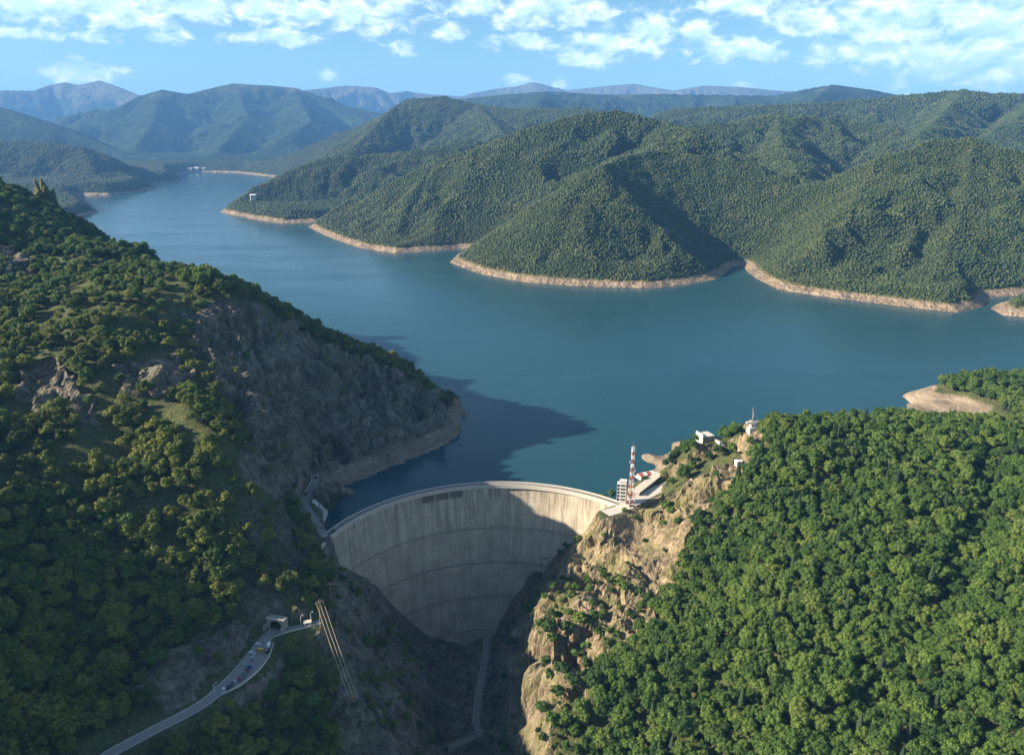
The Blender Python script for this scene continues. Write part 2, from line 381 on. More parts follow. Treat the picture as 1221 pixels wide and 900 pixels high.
m_near, t, b = material('hillside_ground', 0.95, 0.1)
geo = t.new('ShaderNodeNewGeometry'); pos = geo.outputs['Position']
def at(name):
    n = t.new('ShaderNodeAttribute'); n.attribute_name = name; return n.outputs['Fac']
n1 = t.noise(pos, 0.05, 6, 0.6); n2 = t.noise(pos, 0.35, 6, 0.65); n3 = t.noise(t.scale(pos, (1, 1, 0.35)), 0.16, 7, 0.7, 0.8)
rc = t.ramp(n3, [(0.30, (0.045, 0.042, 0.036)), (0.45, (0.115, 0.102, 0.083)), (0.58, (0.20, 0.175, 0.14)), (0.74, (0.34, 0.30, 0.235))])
rc = t.mix(at('sun_tint'), t.mix(1.0, rc, (0.92, 0.94, 0.96, 1), blend='MULTIPLY'), t.mix(1.0, rc, (1.45, 1.30, 1.05, 1), blend='MULTIPLY'))  # right rock coloured brighter as if sunlit, left greyer as if shaded
moss = t.mr(t.m('ADD', t.m('MULTIPLY', n1, .6), t.m('MULTIPLY', n2, .4)), 0.48, 0.60); rc = t.mix(t.m('MULTIPLY', moss, t.mr(at('sun_tint'), 0, 1, .4, .75)), rc, (0.105, 0.115, 0.035, 1))
gc = t.ramp(n2, [(0.3, (0.030, 0.040, 0.016)), (0.5, (0.062, 0.075, 0.028)), (0.72, (0.13, 0.12, 0.06))])
bc = t.ramp(n2, [(0.3, (0.22, 0.18, 0.135)), (0.6, (0.36, 0.295, 0.22)), (0.8, (0.44, 0.37, 0.28))])
bnd = t.noise(t.scale(pos, (.02, .02, .9)), 1.0, 4, .7)
bc = t.mix(t.mr(bnd, .42, .66), t.mix(1.0, bc, (.55, .54, .53, 1), blend='MULTIPLY'), bc)
rk = t.mr(t.m('ADD', at('rock'), t.m('MULTIPLY', t.m('SUBTRACT', n2, 0.5), 0.9)), 0.35, 0.65)
col = t.mix(rk, gc, rc); col = t.mix(at('beach'), col, bc)
t.l.new(col, b.inputs['Base Color'])
cr = t.new('ShaderNodeTexVoronoi'); cr.feature = 'DISTANCE_TO_EDGE'; t.put(cr.inputs['Vector'], t.v('ADD', t.scale(pos, (1, 1, .6)), t.scale(t.new('ShaderNodeTexNoise').outputs['Color'], (3, 3, 3)))); cr.inputs['Scale'].default_value = 0.17
hgt = t.m('ADD', t.m('MULTIPLY', n3, 3.0), t.m('ADD', t.m('MULTIPLY', n2, 0.8), t.m('MULTIPLY', t.m('MINIMUM', cr.outputs['Distance'], 0.12), 6.0)))
bump(t, b, t.m('MULTIPLY', hgt, t.mr(rk, 0, 1, 0.35, 1.0)), 1.0, 0.9)

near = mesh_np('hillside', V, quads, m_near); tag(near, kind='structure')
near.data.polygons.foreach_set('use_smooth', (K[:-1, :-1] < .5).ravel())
attr(near, 'sun_tint', np.clip((GX + 10) / 40, 0, 1).ravel()); attr(near, 'rock', rock.ravel()); attr(near, 'beach', beach.ravel())
def ground_z(x, y):
    fx = np.clip((np.asarray(x, float) - gx[0]) / GS, 0, nx - 1.001); fy = np.clip((np.asarray(y, float) - gy[0]) / GS, 0, ny - 1.001)
    i, j = fx.astype(int), fy.astype(int); a, b_ = fx - i, fy - j
    return (HD[j, i] * (1-a) * (1-b_) + HD[j, i+1] * a * (1-b_) + HD[j+1, i] * (1-a) * b_ + HD[j+1, i+1] * a * b_)
def sample(A, x, y):
    return A[np.clip(np.round((np.asarray(y) - gy[0]) / GS).astype(int), 0, ny - 1), np.clip(np.round((np.asarray(x) - gx[0]) / GS).astype(int), 0, nx - 1)]

# ================================================================== FAR TERRAIN
SH_PX = [(1500,392),(1350,386),(1221,378),(1196,376),(1180,368),(1190,362),(1221,360),(1260,361),(1230,352),(1180,354),(1172,366),(1140,373),(1080,366),(1000,356),(930,346),(905,334),(893,326),(886,317),(874,318),(868,324),(855,333),(820,339),(778,344),(740,343),(680,341),(620,336),(570,326),(536,313),(545,304),(570,297),(545,297),(500,300),(470,302),(430,296),(400,286),(367,271),(378,266),(395,263),(376,265),(335,266),(300,261),(262,253),(272,246),(310,232),(350,214),(325,211),(300,208),(280,206),(236,205),(224,206),(214,209),(218,216),(200,219),(172,221),(186,225),(168,229),(130,233),(94,233),(100,240),(112,247),(118,254)]
shore = [WZ(x, y, 0)[:2] for x, y in SH_PX]
lake = [(1600, 700)] + shore + [(-1700, 2600), (-1300, 1200), (-700, 950), (-300, 800), (0, 700)]
RIDGES = [  # (pixel x, pixel y, distance), fall per metre away from the crest
 ([(552,298,1860),(600,257,2010),(660,218,2150),(720,188,2260),(790,164,2350),(830,161,2350),(870,184,2300),(905,204,2240),(935,226,2150)], .50),
 ([(720,188,2260),(700,240,2060),(690,300,1860)], .5), ([(830,161,2350),(850,220,2100),(840,290,1880)], .5),
 ([(377,262,3050),(430,240,3000),(470,216,2950),(520,191,2950),(570,176,2900),(620,156,2900),(680,139,2950),(735,132,3000),(790,145,2950),(830,158,2700)], .5),
 ([(620,156,2900),(590,215,2600),(560,275,2350)], .5), ([(520,191,2950),(490,235,2750),(470,280,2500)], .5),
 ([(270,249,3550),(305,224,3650),(345,204,3800),(386,189,3900),(447,184,4000),(500,180,4000),(560,166,4200)], .45),
 ([(244,199,7300),(284,179,6900),(325,158,6600),(406,138,6400),(478,120,6300),(528,115,6200),(569,125,6100),(620,131,5800),(700,129,5500)], .42),
 ([(478,120,6300),(440,160,5400),(420,178,5000)], .42), ([(569,125,6100),(590,150,5200),(600,160,4800)], .42),
 ([(800,150,3300),(875,148,3400),(926,136,3700),(1000,142,3800),(1060,150,3700)], .42),
 ([(926,136,3700),(930,170,3100),(950,205,2600)], .42),
 ([(800,131,5600),(844,128,5400),(905,126,5200),(1007,121,5200),(1088,113,5000),(1149,108,4900),(1180,112,4900),(1240,113,4900),(1420,110,4900),(1700,108,4900)], .4),
 ([(1149,108,4900),(1120,140,4100),(1090,165,3300)], .4), ([(1240,113,4900),(1210,145,3900)], .4),
 ([(946,225,2120),(990,209,2150),(1032,194,2200),(1083,179,2250),(1108,169,2300),(1160,164,2300),(1190,175,2250),(1240,186,2200),(1350,180,2300),(1600,170,2400)], .5),
 ([(1032,194,2200),(1010,250,2000),(1000,310,1820)], .5), ([(1160,164,2300),(1150,240,1980),(1120,320,1720)], .5), ([(1240,186,2200),(1215,260,1900),(1210,330,1700)], .55),
 ([(-300,205,4300),(-60,214,4200),(0,218,4200),(51,223,4150),(91,229,4100),(107,245,4000)], .45),
 ([(-300,160,5700),(-80,165,5700),(0,168,5700),(51,170,5650),(97,175,5600),(142,190,5550),(173,195,5600),(213,205,5680)], .42),
 ([(97,175,5600),(110,205,5150),(120,222,4950)], .42),
 ([(-300,110,9000),(-60,119,9000),(0,127,9000),(41,140,8900),(91,157,8800),(132,175,8700),(195,197,8400)], .42),
 ([(85,160,11000),(137,130,11500),(168,114,12000),(193,107,12000),(223,112,12000),(280,99,13000),(350,104,13000),(401,123,12500),(450,134,12000)], .40),
 ([(280,99,13000),(295,140,10800),(260,178,9000)], .42), ([(193,107,12000),(180,150,10300),(160,178,9300)], .42), ([(350,104,13000),(370,145,10500),(330,168,9300)], .42),
 ([(-300,95,18000),(-60,102,18000),(0,107,18000),(40,108,18500),(62,100,19000),(76,97,19000),(92,101,19000),(117,95,19000),(142,104,18500),(168,114,18000),(240,118,18500)], .5),
 ([(320,112,18500),(366,107,19000),(411,102,20000),(447,104,20000),(465,111,20000),(488,108,21000),(513,112,21000),(560,114,21000)], .45),
 ([(560,112,21000),(590,106,22000),(618,103,22000),(636,98,22000),(676,108,22000),(720,103,22000),(758,100,22000),(803,108,21000),(839,102,20000),(885,104,20000),(925,108,20000),(1000,112,20000)], .35),
 ([(500,126,11500),(540,119,11000),(600,113,11000),(651,109,11000),(720,113,11000),(803,112,11000),(925,114,10500),(960,106,10200),(992,101,10000),(1037,107,10000),(1068,113,10000),(1150,119,10000),(1400,115,10000),(1700,112,10000)], .38),
 ([(651,109,11000),(640,125,8500)], .4), ([(992,101,10000),(970,120,8000)], .4)]
def far_height(X, Y_):
    best = np.full(X.shape, -1e9); crest = np.full(X.shape, 1e9)
    kf = np.clip((Y_ - 3800) / 4500, 0, 1); kf = kf * kf * (3 - 2 * kf); sc = .8 + 2.6 * kf
    n_a = fbm(X / 340, Y_ / 340, X * 0 + 1.5, 4, .55) * (1 - kf) + fbm(X / 1500, Y_ / 1500, X * 0 + 1.5, 6, .55) * kf
    n_b = -np.abs(fbm(X / 200, Y_ / 200, X * 0 + 7.5, 3, .55)) * (1 - kf) - np.abs(fbm(X / 800, Y_ / 800, X * 0 + 7.5, 5, .6)) * kf
    for pts, k in RIDGES:
        q = [WY(*p) for p in pts]
        d, par = seg_dist(X, Y_, q); i = np.minimum(par.astype(int), len(q) - 2); f = par - i
        zz = np.array([p[2] for p in q]); z = zz[i] * (1 - f) + zz[i+1] * f
        nz = n_a * np.minimum(d * 0.22, 110 * sc); rg = n_b * np.minimum(d * .30, 60 * sc)
        h = z - k * d * (1 - 0.25 * np.exp(-d / 300)) + nz + rg
        q2 = h > best; crest = np.where(q2, d, crest); best = np.maximum(best, h)
    base = 25 + 0.012 * np.maximum(Y_ - 2500, 0) + 14 * fbm(X / 500, Y_ / 500, X * 0, 2)
    h = np.logaddexp(best / 18, base / 18) * 18
    ds, _ = seg_dist(X, Y_, lake, True); ins = in_poly(X, Y_, lake)
    dd = ds + 5 * fbm(X / 60, Y_ / 60, X * 0 + 3, 3) * np.clip(ds / 8, 0, 1)
    g = np.where(dd < 26, dd * 0.54, 14 + (dd - 26) * 0.66)
    h = np.where(ins, -np.minimum(ds * .5, 30) - 0.2, np.minimum(h, g))
    sm = np.where(ins, h, h + np.clip(ds - 20, 0, 1) * (fbm(X / 45, Y_ / 45, X * 0, 2) * np.clip(ds / 60, 0, 1) * 5))
    return sm, np.where(ins, 0, ds), ins
yv = 1000.0 * np.exp(np.linspace(0, math.log(34.0), 560)); av = np.tan(np.linspace(R(-46), R(46), 800))
AV, YV = np.meshgrid(av, yv); FX = AV * (YV + 400); FY = YV + 0 * FX
FH, FDS, FIN = far_height(FX, FY)
# do not run into the near hillside
edge = ((FX > -1090) & (FX < 690) & (FY < 1170)) | ((FX > -1090) & (FX < -300) & (FY < 1450))
FH = np.where(edge, np.minimum(FH, -45), FH)
ny2, nx2 = FH.shape; idx2 = np.arange(nx2 * ny2).reshape(ny2, nx2)
q2 = np.stack([idx2[:-1, :-1], idx2[:-1, 1:], idx2[1:, 1:], idx2[1:, :-1]], -1).reshape(-1, 4)
m_far, t, b = material('far_hill_ground', 0.95, 0.05)
geo = t.new('ShaderNodeNewGeometry'); pos = geo.outputs['Position']; sx = t.new('ShaderNodeSeparateXYZ'); t.l.new(pos, sx.inputs[0])
n1 = t.noise(pos, 0.0016, 6, 0.6); n2 = t.noise(pos, 0.02, 6, 0.7); n4 = t.noise(pos, 0.11, 4, 0.6)
fc = t.ramp(t.m('ADD', t.m('MULTIPLY', n2, 0.6), t.m('MULTIPLY', n4, 0.4)), [(0.32, (0.014, 0.026, 0.011)), (0.52, (0.030, 0.048, 0.018)), (0.7, (0.058, 0.078, 0.028))])
n5 = t.noise(pos, 0.0045, 8, .68); fc = t.mix(1.0, fc, t.ramp(n5, [(.35, .45), (.52, 1.0), (.68, 1.75)]), blend='MULTIPLY')
mead = t.ramp(n2, [(0.3, (0.075, 0.078, 0.045)), (0.7, (0.17, 0.155, 0.10))])
al = t.mr(t.m('ADD', sx.outputs[2], t.m('MULTIPLY', t.m('SUBTRACT', n1, 0.5), 1400.0)), 900.0, 1150.0)
clear = t.mr(n1, 0.68, 0.70)
bc = t.ramp(n2, [(0.3, (0.28, 0.22, 0.155)), (0.55, (0.42, 0.335, 0.245)), (0.75, (0.50, 0.41, 0.31))])
col = t.mix(al, fc, mead); col = t.mix(t.m('MULTIPLY', clear, 0.6), col, mead)
bnd = t.noise(t.scale(pos, (.012, .012, .9)), 1.0, 4, .7)
bc = t.mix(t.mr(bnd, .42, .66), t.mix(1.0, bc, (.62, .60, .58, 1), blend='MULTIPLY'), bc)
bh = t.m('ADD', sx.outputs[2], t.m('MULTIPLY', t.m('SUBTRACT', n2, 0.5), 6.0))
col = t.mix(at('shore'), col, t.mix(t.mr(bh, 9.5, 12.5), bc, (0.15, 0.145, 0.06, 1)))
t.l.new(col, b.inputs['Base Color'])
cd = t.new('ShaderNodeTexVoronoi'); t.put(cd.inputs['Vector'], pos); cd.inputs['Scale'].default_value = 0.075
bump(t, b, t.m('ADD', t.m('MULTIPLY', cd.outputs['Distance'], -7.0), t.m('ADD', t.m('MULTIPLY', n2, 25.0), t.m('MULTIPLY', n5, 260.0))), 1.0, t.m('SUBTRACT', 1.0, at('shore')) if False else 0.8)
far = mesh_np('hills', np.stack([FX, FY, FH], -1).reshape(-1, 3), q2, m_far); tag(far, kind='structure')
attr(far, 'shore', np.clip((16 - FH) / 3, 0, 1).ravel() * (FDS.ravel() < 60))

# ================================================================== WATER
m_wat, t, b = material('lake_water', 0.12, 0.18)
geo = t.new('ShaderNodeNewGeometry'); pos = geo.outputs['Position']
b.inputs['IOR'].default_value = 1.33
n1 = t.noise(t.scale(pos, (1, 0.35, 1)), 0.004, 4, 0.6)
t.l.new(t.mix(n1, (0.011, 0.048, 0.066, 1), (0.015, 0.058, 0.076, 1)), b.inputs['Base Color'])
rp = t.noise(t.scale(pos, (1, 1.6, 1)), 0.22, 4, 0.6); rp2 = t.noise(pos, 0.012, 3, 0.5)
stk = t.noise(t.scale(pos, (.0016, .011, 1)), 1.0, 5, .6, 1.2)
t.l.new(t.mr(t.m('ADD', t.m('MULTIPLY', rp2, .3), t.m('MULTIPLY', stk, .7)), 0.4, 0.62, 0.08, 0.22), b.inputs['Roughness'])
bump(t, b, rp, 0.35, 0.5)
arc = [(DC[0] + 151.2 * math.sin(R(a)), DC[1] + 151.2 * math.cos(R(a))) for a in np.linspace(-72, 52, 40)]
wp = arc + [(260, 640), (420, 700), (700, 780), (1200, 800), (3500, 1500), (3500, 9500), (-4500, 9500), (-4500, 4000), (-900, 1250), (-520, 900), (-240, 690)]
bm = bmesh.new(); vs = [bm.verts.new((x, y, 0)) for x, y in wp]; bm.faces.new(vs); bmesh.ops.triangulate(bm, faces=bm.faces[:])
me = bpy.data.meshes.new('lake'); bm.to_mesh(me); bm.free(); me.materials.append(m_wat)
if me.polygons[0].normal.z < 0: me.flip_normals()
tag(link(bpy.data.objects.new('lake', me)), kind='structure')

# ================================================================== DAM
def uvmesh(name, V, Fs, UV, mat, parent, smooth=False):
    me = bpy.data.meshes.new(name); me.from_pydata(V, [], Fs); me.update()
    ul = me.uv_layers.new(name='UVMap')
    li = np.zeros(len(me.loops), np.int32); me.loops.foreach_get('vertex_index', li)
    ul.data.foreach_set('uv', np.asarray(UV, np.float32)[li].ravel()); me.materials.append(mat)
    return link(bpy.data.objects.new(name, me), parent)
def dp(r, a, z): return (DC[0] + r * math.sin(a), DC[1] + r * math.cos(a), z)
def arc_solid(name, ri, ro, z0, z1, a0, a1, n, mat, parent, nz=1):
    """ring segment; ri, ro are functions of z"""
    V, UV, Fs = [], [], []; zs = [z0 + (z1 - z0) * k / nz for k in range(nz + 1)]
    for i in range(n + 1):
        a = a0 + (a1 - a0) * i / n
        for z in zs: V.append(dp(ri(z), a, z)); UV.append((a * 146, z))
        for z in zs: V.append(dp(ro(z), a, z)); UV.append((a * 146, z))
    m = 2 * (nz + 1)
    for i in range(n):
        A, B = i * m, (i + 1) * m
        for k in range(nz):
            Fs.append((A + k, A + k + 1, B + k + 1, B + k)); j = nz + 1 + k
            Fs.append((A + j, B + j, B + j + 1, A + j + 1))
        Fs.append((A + nz, A + 2 * nz + 1, B + 2 * nz + 1, B + nz)); Fs.append((A, B, B + nz + 1, A + nz + 1))
    for A, fl in ((0, 0), (n * m, 1)):
        for k in range(nz):
            f = (A + k, A + nz + 1 + k, A + nz + 2 + k, A + k + 1); Fs.append(f[::-1] if fl else f)
    return uvmesh(name, V, Fs, UV, mat, parent)

m_con, t, b = material('dam_concrete', 0.9, 0.15)
uv = t.new('ShaderNodeUVMap'); U = uv.outputs[0]; geo = t.new('ShaderNodeNewGeometry')
oi = t.new('ShaderNodeObjectInfo'); sxyz = t.new('ShaderNodeSeparateXYZ'); t.l.new(geo.outputs['Position'], sxyz.inputs[0])
st = t.noise(t.scale(U, (1.0, 0.035, 1)), 0.75, 6, 0.7); st2 = t.noise(t.scale(U, (1.0, 0.06, 1)), 0.22, 5, 0.65); bl = t.noise(U, 0.05, 6, 0.6); fi = t.noise(U, 0.8, 5, 0.6)
upper = t.mr(sxyz.outputs[2], -34.0, 6.0, 0.35, 1.0)
streak = t.m('MULTIPLY', t.mr(t.m('ADD', t.m('MULTIPLY', st, 0.55), t.m('MULTIPLY', st2, 0.45)), 0.46, 0.57), upper)
cc = t.mix(t.mr(bl, .3, .7), (0.34, 0.29, 0.22, 1), (0.60, 0.53, 0.42, 1))
cc = t.mix(t.m('MULTIPLY', oi.outputs['Random'], 0.22), cc, (0.50, 0.46, 0.40, 1))
cc = t.mix(t.mr(fi, 0.35, 0.7, 0.0, 0.25), cc, (0.25, 0.23, 0.20, 1))
cc = t.mix(t.m('MULTIPLY', streak, 0.68), cc, (0.085, 0.078, 0.066, 1))
# lift lines of the pours
lift = t.m('ABSOLUTE', t.m('SUBTRACT', t.m('FRACT', t.m('MULTIPLY', sxyz.outputs[2], 1 / 3.0)), 0.5))
cc = t.mix(t.mr(lift, 0.0, 0.06, 0.22, 0.0), cc, (0.12, 0.11, 0.1, 1))
wet = t.mr(t.noise(U, 0.035, 4, 0.6), 0.55, 0.72); low = t.mr(sxyz.outputs[2], -60.0, -140.0, 0.0, 0.55)
cc = t.mix(t.m('MULTIPLY', wet, low), cc, (0.13, 0.085, 0.065, 1))
t.l.new(cc, b.inputs['Base Color']); bump(t, b, fi, 0.1, 0.6)
m_asph = simple('worn_asphalt', (0.20, 0.19, 0.18), 0.95, 0.1, var=0.2, sc=0.3)
m_pale = simple('pale_concrete', (0.50, 0.465, 0.41), 0.9, 0.1, var=0.2, sc=0.4)
m_dark = simple('dark_opening', (0.025, 0.025, 0.028), 0.9, 0.1); m_bay = simple('shaded_bay', (0.15, 0.135, 0.112), 0.9, 0.1)  # bay panels coloured dark to stand for shade in the open recesses
m_steel = simple('grey_steel', (0.35, 0.36, 0.37), 0.5, 0.4, 0.6)

dam = empty('arch_dam', (0, 0, 0)); tag(dam, 'tall curved concrete arch dam holding back the blue lake', 'dam')
A0, A1 = R(-78), R(50); ZB = -165.0
arc_solid('core', lambda z: r_face(z) + 0.5, lambda z: 150.9, ZB, CREST - 1.2, A0, A1, 90, m_con, dam, 5)
TIER = [CREST - 2.6, -28, -63, -98, -133, ZB]; NCOL = 24
for k in range(5):
    zt, zb = TIER[k] , TIER[k + 1]
    for i in range(NCOL):
        a0 = A0 + (A1 - A0) * i / NCOL; a1 = A0 + (A1 - A0) * (i + 1) / NCOL; g = 0.09 / 146
        pro = 0.06 * random.random()
        if k == 0 and 9 <= i <= 11:        # three overflow bays under the crest
            arc_solid('concrete_panel', lambda z: r_face(z) - pro, lambda z: r_face(z) + 0.6, zb + .1, CREST - 10.0, a0 + g, a1 - g, 4, m_con, dam, 1)
            arc_solid('overflow_bay', lambda z: r_face(z) + 0.35, lambda z: r_face(z) + 0.55, CREST - 10.0, CREST - 2.6, a0 + .004, a1 - .004, 4, m_bay, dam, 1)
            arc_solid('bay_pier', lambda z: r_face(z) - 0.3, lambda z: r_face(z) + 0.6, CREST - 10.0, CREST - 2.6, a0 - .004, a0 + .004, 1, m_con, dam, 1)
            continue
        arc_solid('concrete_panel', lambda z: r_face(z) - pro, lambda z: r_face(z) + 0.6, zb + .1, zt - .1, a0 + g, a1 - g, 4, m_con, dam, 2)
for z in TIER[1:5]:
    wk = arc_solid('walkway', lambda q: r_face(z) - 1.1, lambda q: r_face(z) + 0.3, z - 0.22, z + 0.22, A0, A1, 90, m_dark if False else simple('walkway_concrete', (0.26, 0.235, 0.20), 0.9) if z == TIER[1] else bpy.data.materials['walkway_concrete'], dam)
    arc_solid('handrail', lambda q: r_face(z) - 1.1, lambda q: r_face(z) - 1.04, z + 1.25, z + 1.35, A0, A1, 90, m_steel, wk)
arc_solid('crest_road', lambda z: 145.4, lambda z: 151.0, CREST - 0.9, CREST + 0.05, A0, A1, 90, m_asph, dam)
arc_solid('crest_corbel', lambda z: 144.2, lambda z: 146.2, CREST - 2.5, CREST - 0.1, A0, A1, 90, m_pale, dam)
for r0, r1, h in ((144.2, 144.75, 1.15), (150.9, 151.6, 1.2)):
    arc_solid('parapet', lambda z: r0, lambda z: r1, CREST - 0.05, CREST + h, A0, A1, 90, m_pale, dam)
arc_solid('pavement', lambda z: 144.8, lambda z: 146.4, CREST + 0.06, CREST + 0.22, A0, A1, 90, m_pale, dam)


# ================================================================== TREES
def leaf_mat(name, stops, trans=0.25):
    m, t, b = material(name, 0.65, 0.25)
    oi = t.new('ShaderNodeObjectInfo'); geo = t.new('ShaderNodeNewGeometry')
    reg = t.noise(oi.outputs['Location'], 0.011, 3, 0.6); lo = t.noise(geo.outputs['Position'], 0.9, 3, 0.6)
    f = t.m('ADD', -0.07, t.m('ADD', t.m('MULTIPLY', oi.outputs['Random'], 0.5), t.m('ADD', t.m('MULTIPLY', reg, 0.75), t.m('MULTIPLY', t.m('SUBTRACT', lo, 0.5), 0.35))))
    c = t.ramp(f, stops); t.l.new(c, b.inputs['Base Color'])
    tr = t.new('ShaderNodeBsdfTranslucent'); t.l.new(c, tr.inputs[0]); mx = t.new('ShaderNodeMixShader'); mx.inputs[0].default_value = trans
    out = [n for n in t.n if n.type == 'OUTPUT_MATERIAL'][0]
    t.l.new(b.outputs[0], mx.inputs[1]); t.l.new(tr.outputs[0], mx.inputs[2]); t.l.new(mx.outputs[0], out.inputs[0]); return m
m_leaf = leaf_mat('broad_leaves', [(0.15, (0.020, 0.048, 0.013)), (0.42, (0.056, 0.112, 0.022)), (0.66, (0.095, 0.160, 0.030)), (0.95, (0.155, 0.200, 0.042))])
m_far_leaf = leaf_mat('far_leaves', [(0.15, (0.017, 0.032, 0.010)), (0.45, (0.031, 0.052, 0.015)), (0.75, (0.054, 0.074, 0.021)), (0.98, (0.095, 0.095, 0.035))], 0.1)
m_sunny_leaf = leaf_mat('sunny_yellow_green_leaves', [(0.15, (0.034, 0.056, 0.013)), (0.42, (0.088, 0.122, 0.022)), (0.66, (0.150, 0.178, 0.030)), (0.95, (0.22, 0.225, 0.042))])  # yellow-green of the left trees, with the sun's warmth put in
m_needle = leaf_mat('dark_needles', [(0.2, (0.014, 0.030, 0.014)), (0.8, (0.035, 0.060, 0.026))], 0.08)
m_yell = leaf_mat('sunlit_yellow_leaves', [(0.2, (0.17, 0.17, 0.03)), (0.8, (0.30, 0.27, 0.05))], 0.3)  # yellow of the sunlight is put into the leaf colour
m_bark = simple('grey_bark', (0.13, 0.105, 0.085), 0.9, 0.1)
ICO_V, ICO_F = None, None
def ico(sub):
    bm = bmesh.new(); bmesh.ops.create_icosphere(bm, subdivisions=sub, radius=1.0)
    v = np.array([x.co[:] for x in bm.verts]); f = np.array([[q.index for q in x.verts] for x in bm.faces]); bm.free(); return v, f
IV1, IF1 = ico(1); IV2, IF2 = ico(2)
def crown_mesh(name, seed, mat, Rc=4.5, Hc=8.0, lobes=15, per=70, leaf=0.95, zoff=4.0):
    """leaf clumps over uneven lobes, with solid cores so the crown does not leak light"""
    g = np.random.default_rng(seed); Vs, Fs, n = [], [], 0
    cs = []
    for i in range(lobes):
        for _ in range(30):
            p = g.normal(size=3); p /= np.linalg.norm(p); p *= g.uniform(0.25, 0.72) ** 0.6
            p[2] = abs(p[2]) * 1.1 - 0.42
            if all(np.linalg.norm(p - c) > 0.34 for c in cs): break
        cs.append(p)
    for c in cs:
        rl = g.uniform(0.20, 0.43) * (1.0 - 0.25 * max(c[2], 0)); ctr = np.array([c[0] * Rc, c[1] * Rc, c[2] * Hc * 0.62 + Hc * .38])
        k = IV1 * np.array([rl * Rc, rl * Rc, rl * Hc * .55]) * 0.80 * g.uniform(.85, 1.1, size=(len(IV1), 1)) + ctr
        Vs.append(k); Fs.append(np.c_[IF1, IF1[:, 2]] + n); n += len(k)
        d = g.normal(size=(per, 3)); d[:, 2] = d[:, 2] * 0.8 + 0.25; d /= np.linalg.norm(d, axis=1)[:, None]
        pos = ctr + d * np.array([rl * Rc, rl * Rc, rl * Hc * .55]) * g.uniform(.80, 1.16, size=(per, 1)) * np.where(g.uniform(size=(per, 1)) < .06, 1.3, 1.0)
        nn = d + g.normal(size=(per, 3)) * 0.55; nn /= np.linalg.norm(nn, axis=1)[:, None]
        a = np.cross(nn, g.normal(size=(per, 3))); a /= np.linalg.norm(a, axis=1)[:, None]; b2 = np.cross(nn, a)
        s = g.uniform(.6, 1.25, size=(per, 1)) * leaf * 0.5
        q = np.stack([pos - a * s * 1.2, pos - b2 * s * .7, pos + a * s * 1.2, pos + b2 * s * .7], 1).reshape(-1, 3)
        Vs.append(q); Fs.append(np.arange(per * 4).reshape(-1, 4) + n); n += per * 4
    V = np.concatenate(Vs); V[:, 2] += zoff; Fa = np.concatenate(Fs)
    me = bpy.data.meshes.new(name)
    me.from_pydata(V.tolist(), [], [tuple(dict.fromkeys(f)) for f in Fa.tolist()]); me.update(); me.materials.append(mat); return me
def conifer_mesh(name, seed, mat, Rc=2.8, Hc=14.0):
    g = np.random.default_rng(seed); V, Fq = [], []; n = 0
    for k in range(26):
        f = k / 26.0; z = 1.5 + f * (Hc - 1.5); r = Rc * (1 - f) ** 0.85 + 0.15; nb = int(9 - 4 * f)
        for j in range(nb):
            a = 2 * math.pi * (j + g.uniform(-.3, .3)) / nb + k * 1.3; rr = r * g.uniform(.75, 1.15); wd = rr * 0.42 + 0.15
            d = np.array([math.cos(a), math.sin(a), 0]); s = np.array([-d[1], d[0], 0]); c0 = np.array([0, 0, z])
            V += [c0 + [0, 0, .35], c0 + d * rr * .6 + s * wd + [0, 0, -.15 * rr], c0 + d * rr + [0, 0, -.45 * rr], c0 + d * rr * .6 - s * wd + [0, 0, -.15 * rr]]
            Fq += [(n, n + 1, n + 2), (n, n + 2, n + 3)]; n += 4
    me = bpy.data.meshes.new(name); me.from_pydata([tuple(v) for v in V], [], Fq); me.update(); me.materials.append(mat); return me
def blob_mesh(name, seed, mat, cone=0.0):
    g = np.random.default_rng(seed); v = IV2.copy(); r = 1 + 0.28 * np.array([perlin(np.array(p[0]*1.7 + seed), np.array(p[1]*1.7), np.array(p[2]*1.7)) for p in v]) + g.uniform(-.12, .12, len(v))
    v = v * r[:, None]; v[:, :2] *= (1 - cone * np.clip((v[:, 2:3] + .4) / 1.5, 0, 1)); v = v * [4.6, 4.6, 4.6] + [0, 0, 4.4]
    me = bpy.data.meshes.new(name); me.from_pydata(v.tolist(), [], IF2.tolist()); me.update(); me.materials.append(mat); return me
def trunk_mesh(name, h, r, seed):
    rd = random.Random(seed); m = MB(); top = Vector((rd.uniform(-.4, .4), rd.uniform(-.4, .4), h))
    m.tube((0, 0, -1.5), top * 0.5, r, r * .7, 6); m.tube(top * 0.5, top, r * .7, r * .3, 6)
    for k in range(4):
        a = rd.uniform(0, 6.28); s = top * rd.uniform(.45, .8); m.tube(s, s + Vector((math.cos(a) * 2.2, math.sin(a) * 2.2, 1.8)), r * .4, r * .12, 4)
    me = bpy.data.meshes.new(name); me.from_pydata(m.v, [], m.f); me.update(); me.materials.append(m_bark); return me
CR = [crown_mesh('crown', 20 + i, m_leaf, *q) for i, q in enumerate([(4.8, 8.0, 19, 80, .78), (3.7, 10.5, 14, 85, .78), (5.6, 7.2, 22, 75, .8), (3.3, 7.4, 10, 90, .72), (4.9, 10.2, 20, 80, .8), (4.3, 7.0, 12, 90, .75)])]
SUNNY = [crown_mesh('crown', 30 + i, m_sunny_leaf, *q) for i, q in enumerate([(4.6, 8.0), (4.2, 9.0), (5.0, 7.4), (4.4, 8.4)])]
CON = [conifer_mesh('crown', 50 + i, m_needle, 2.7 + .4 * i, 14 + 2 * i) for i in range(2)]
YEL = [crown_mesh('crown', 70 + i, m_yell, 3.6, 6.6, 12, 60, .9, 3.0) for i in range(2)]
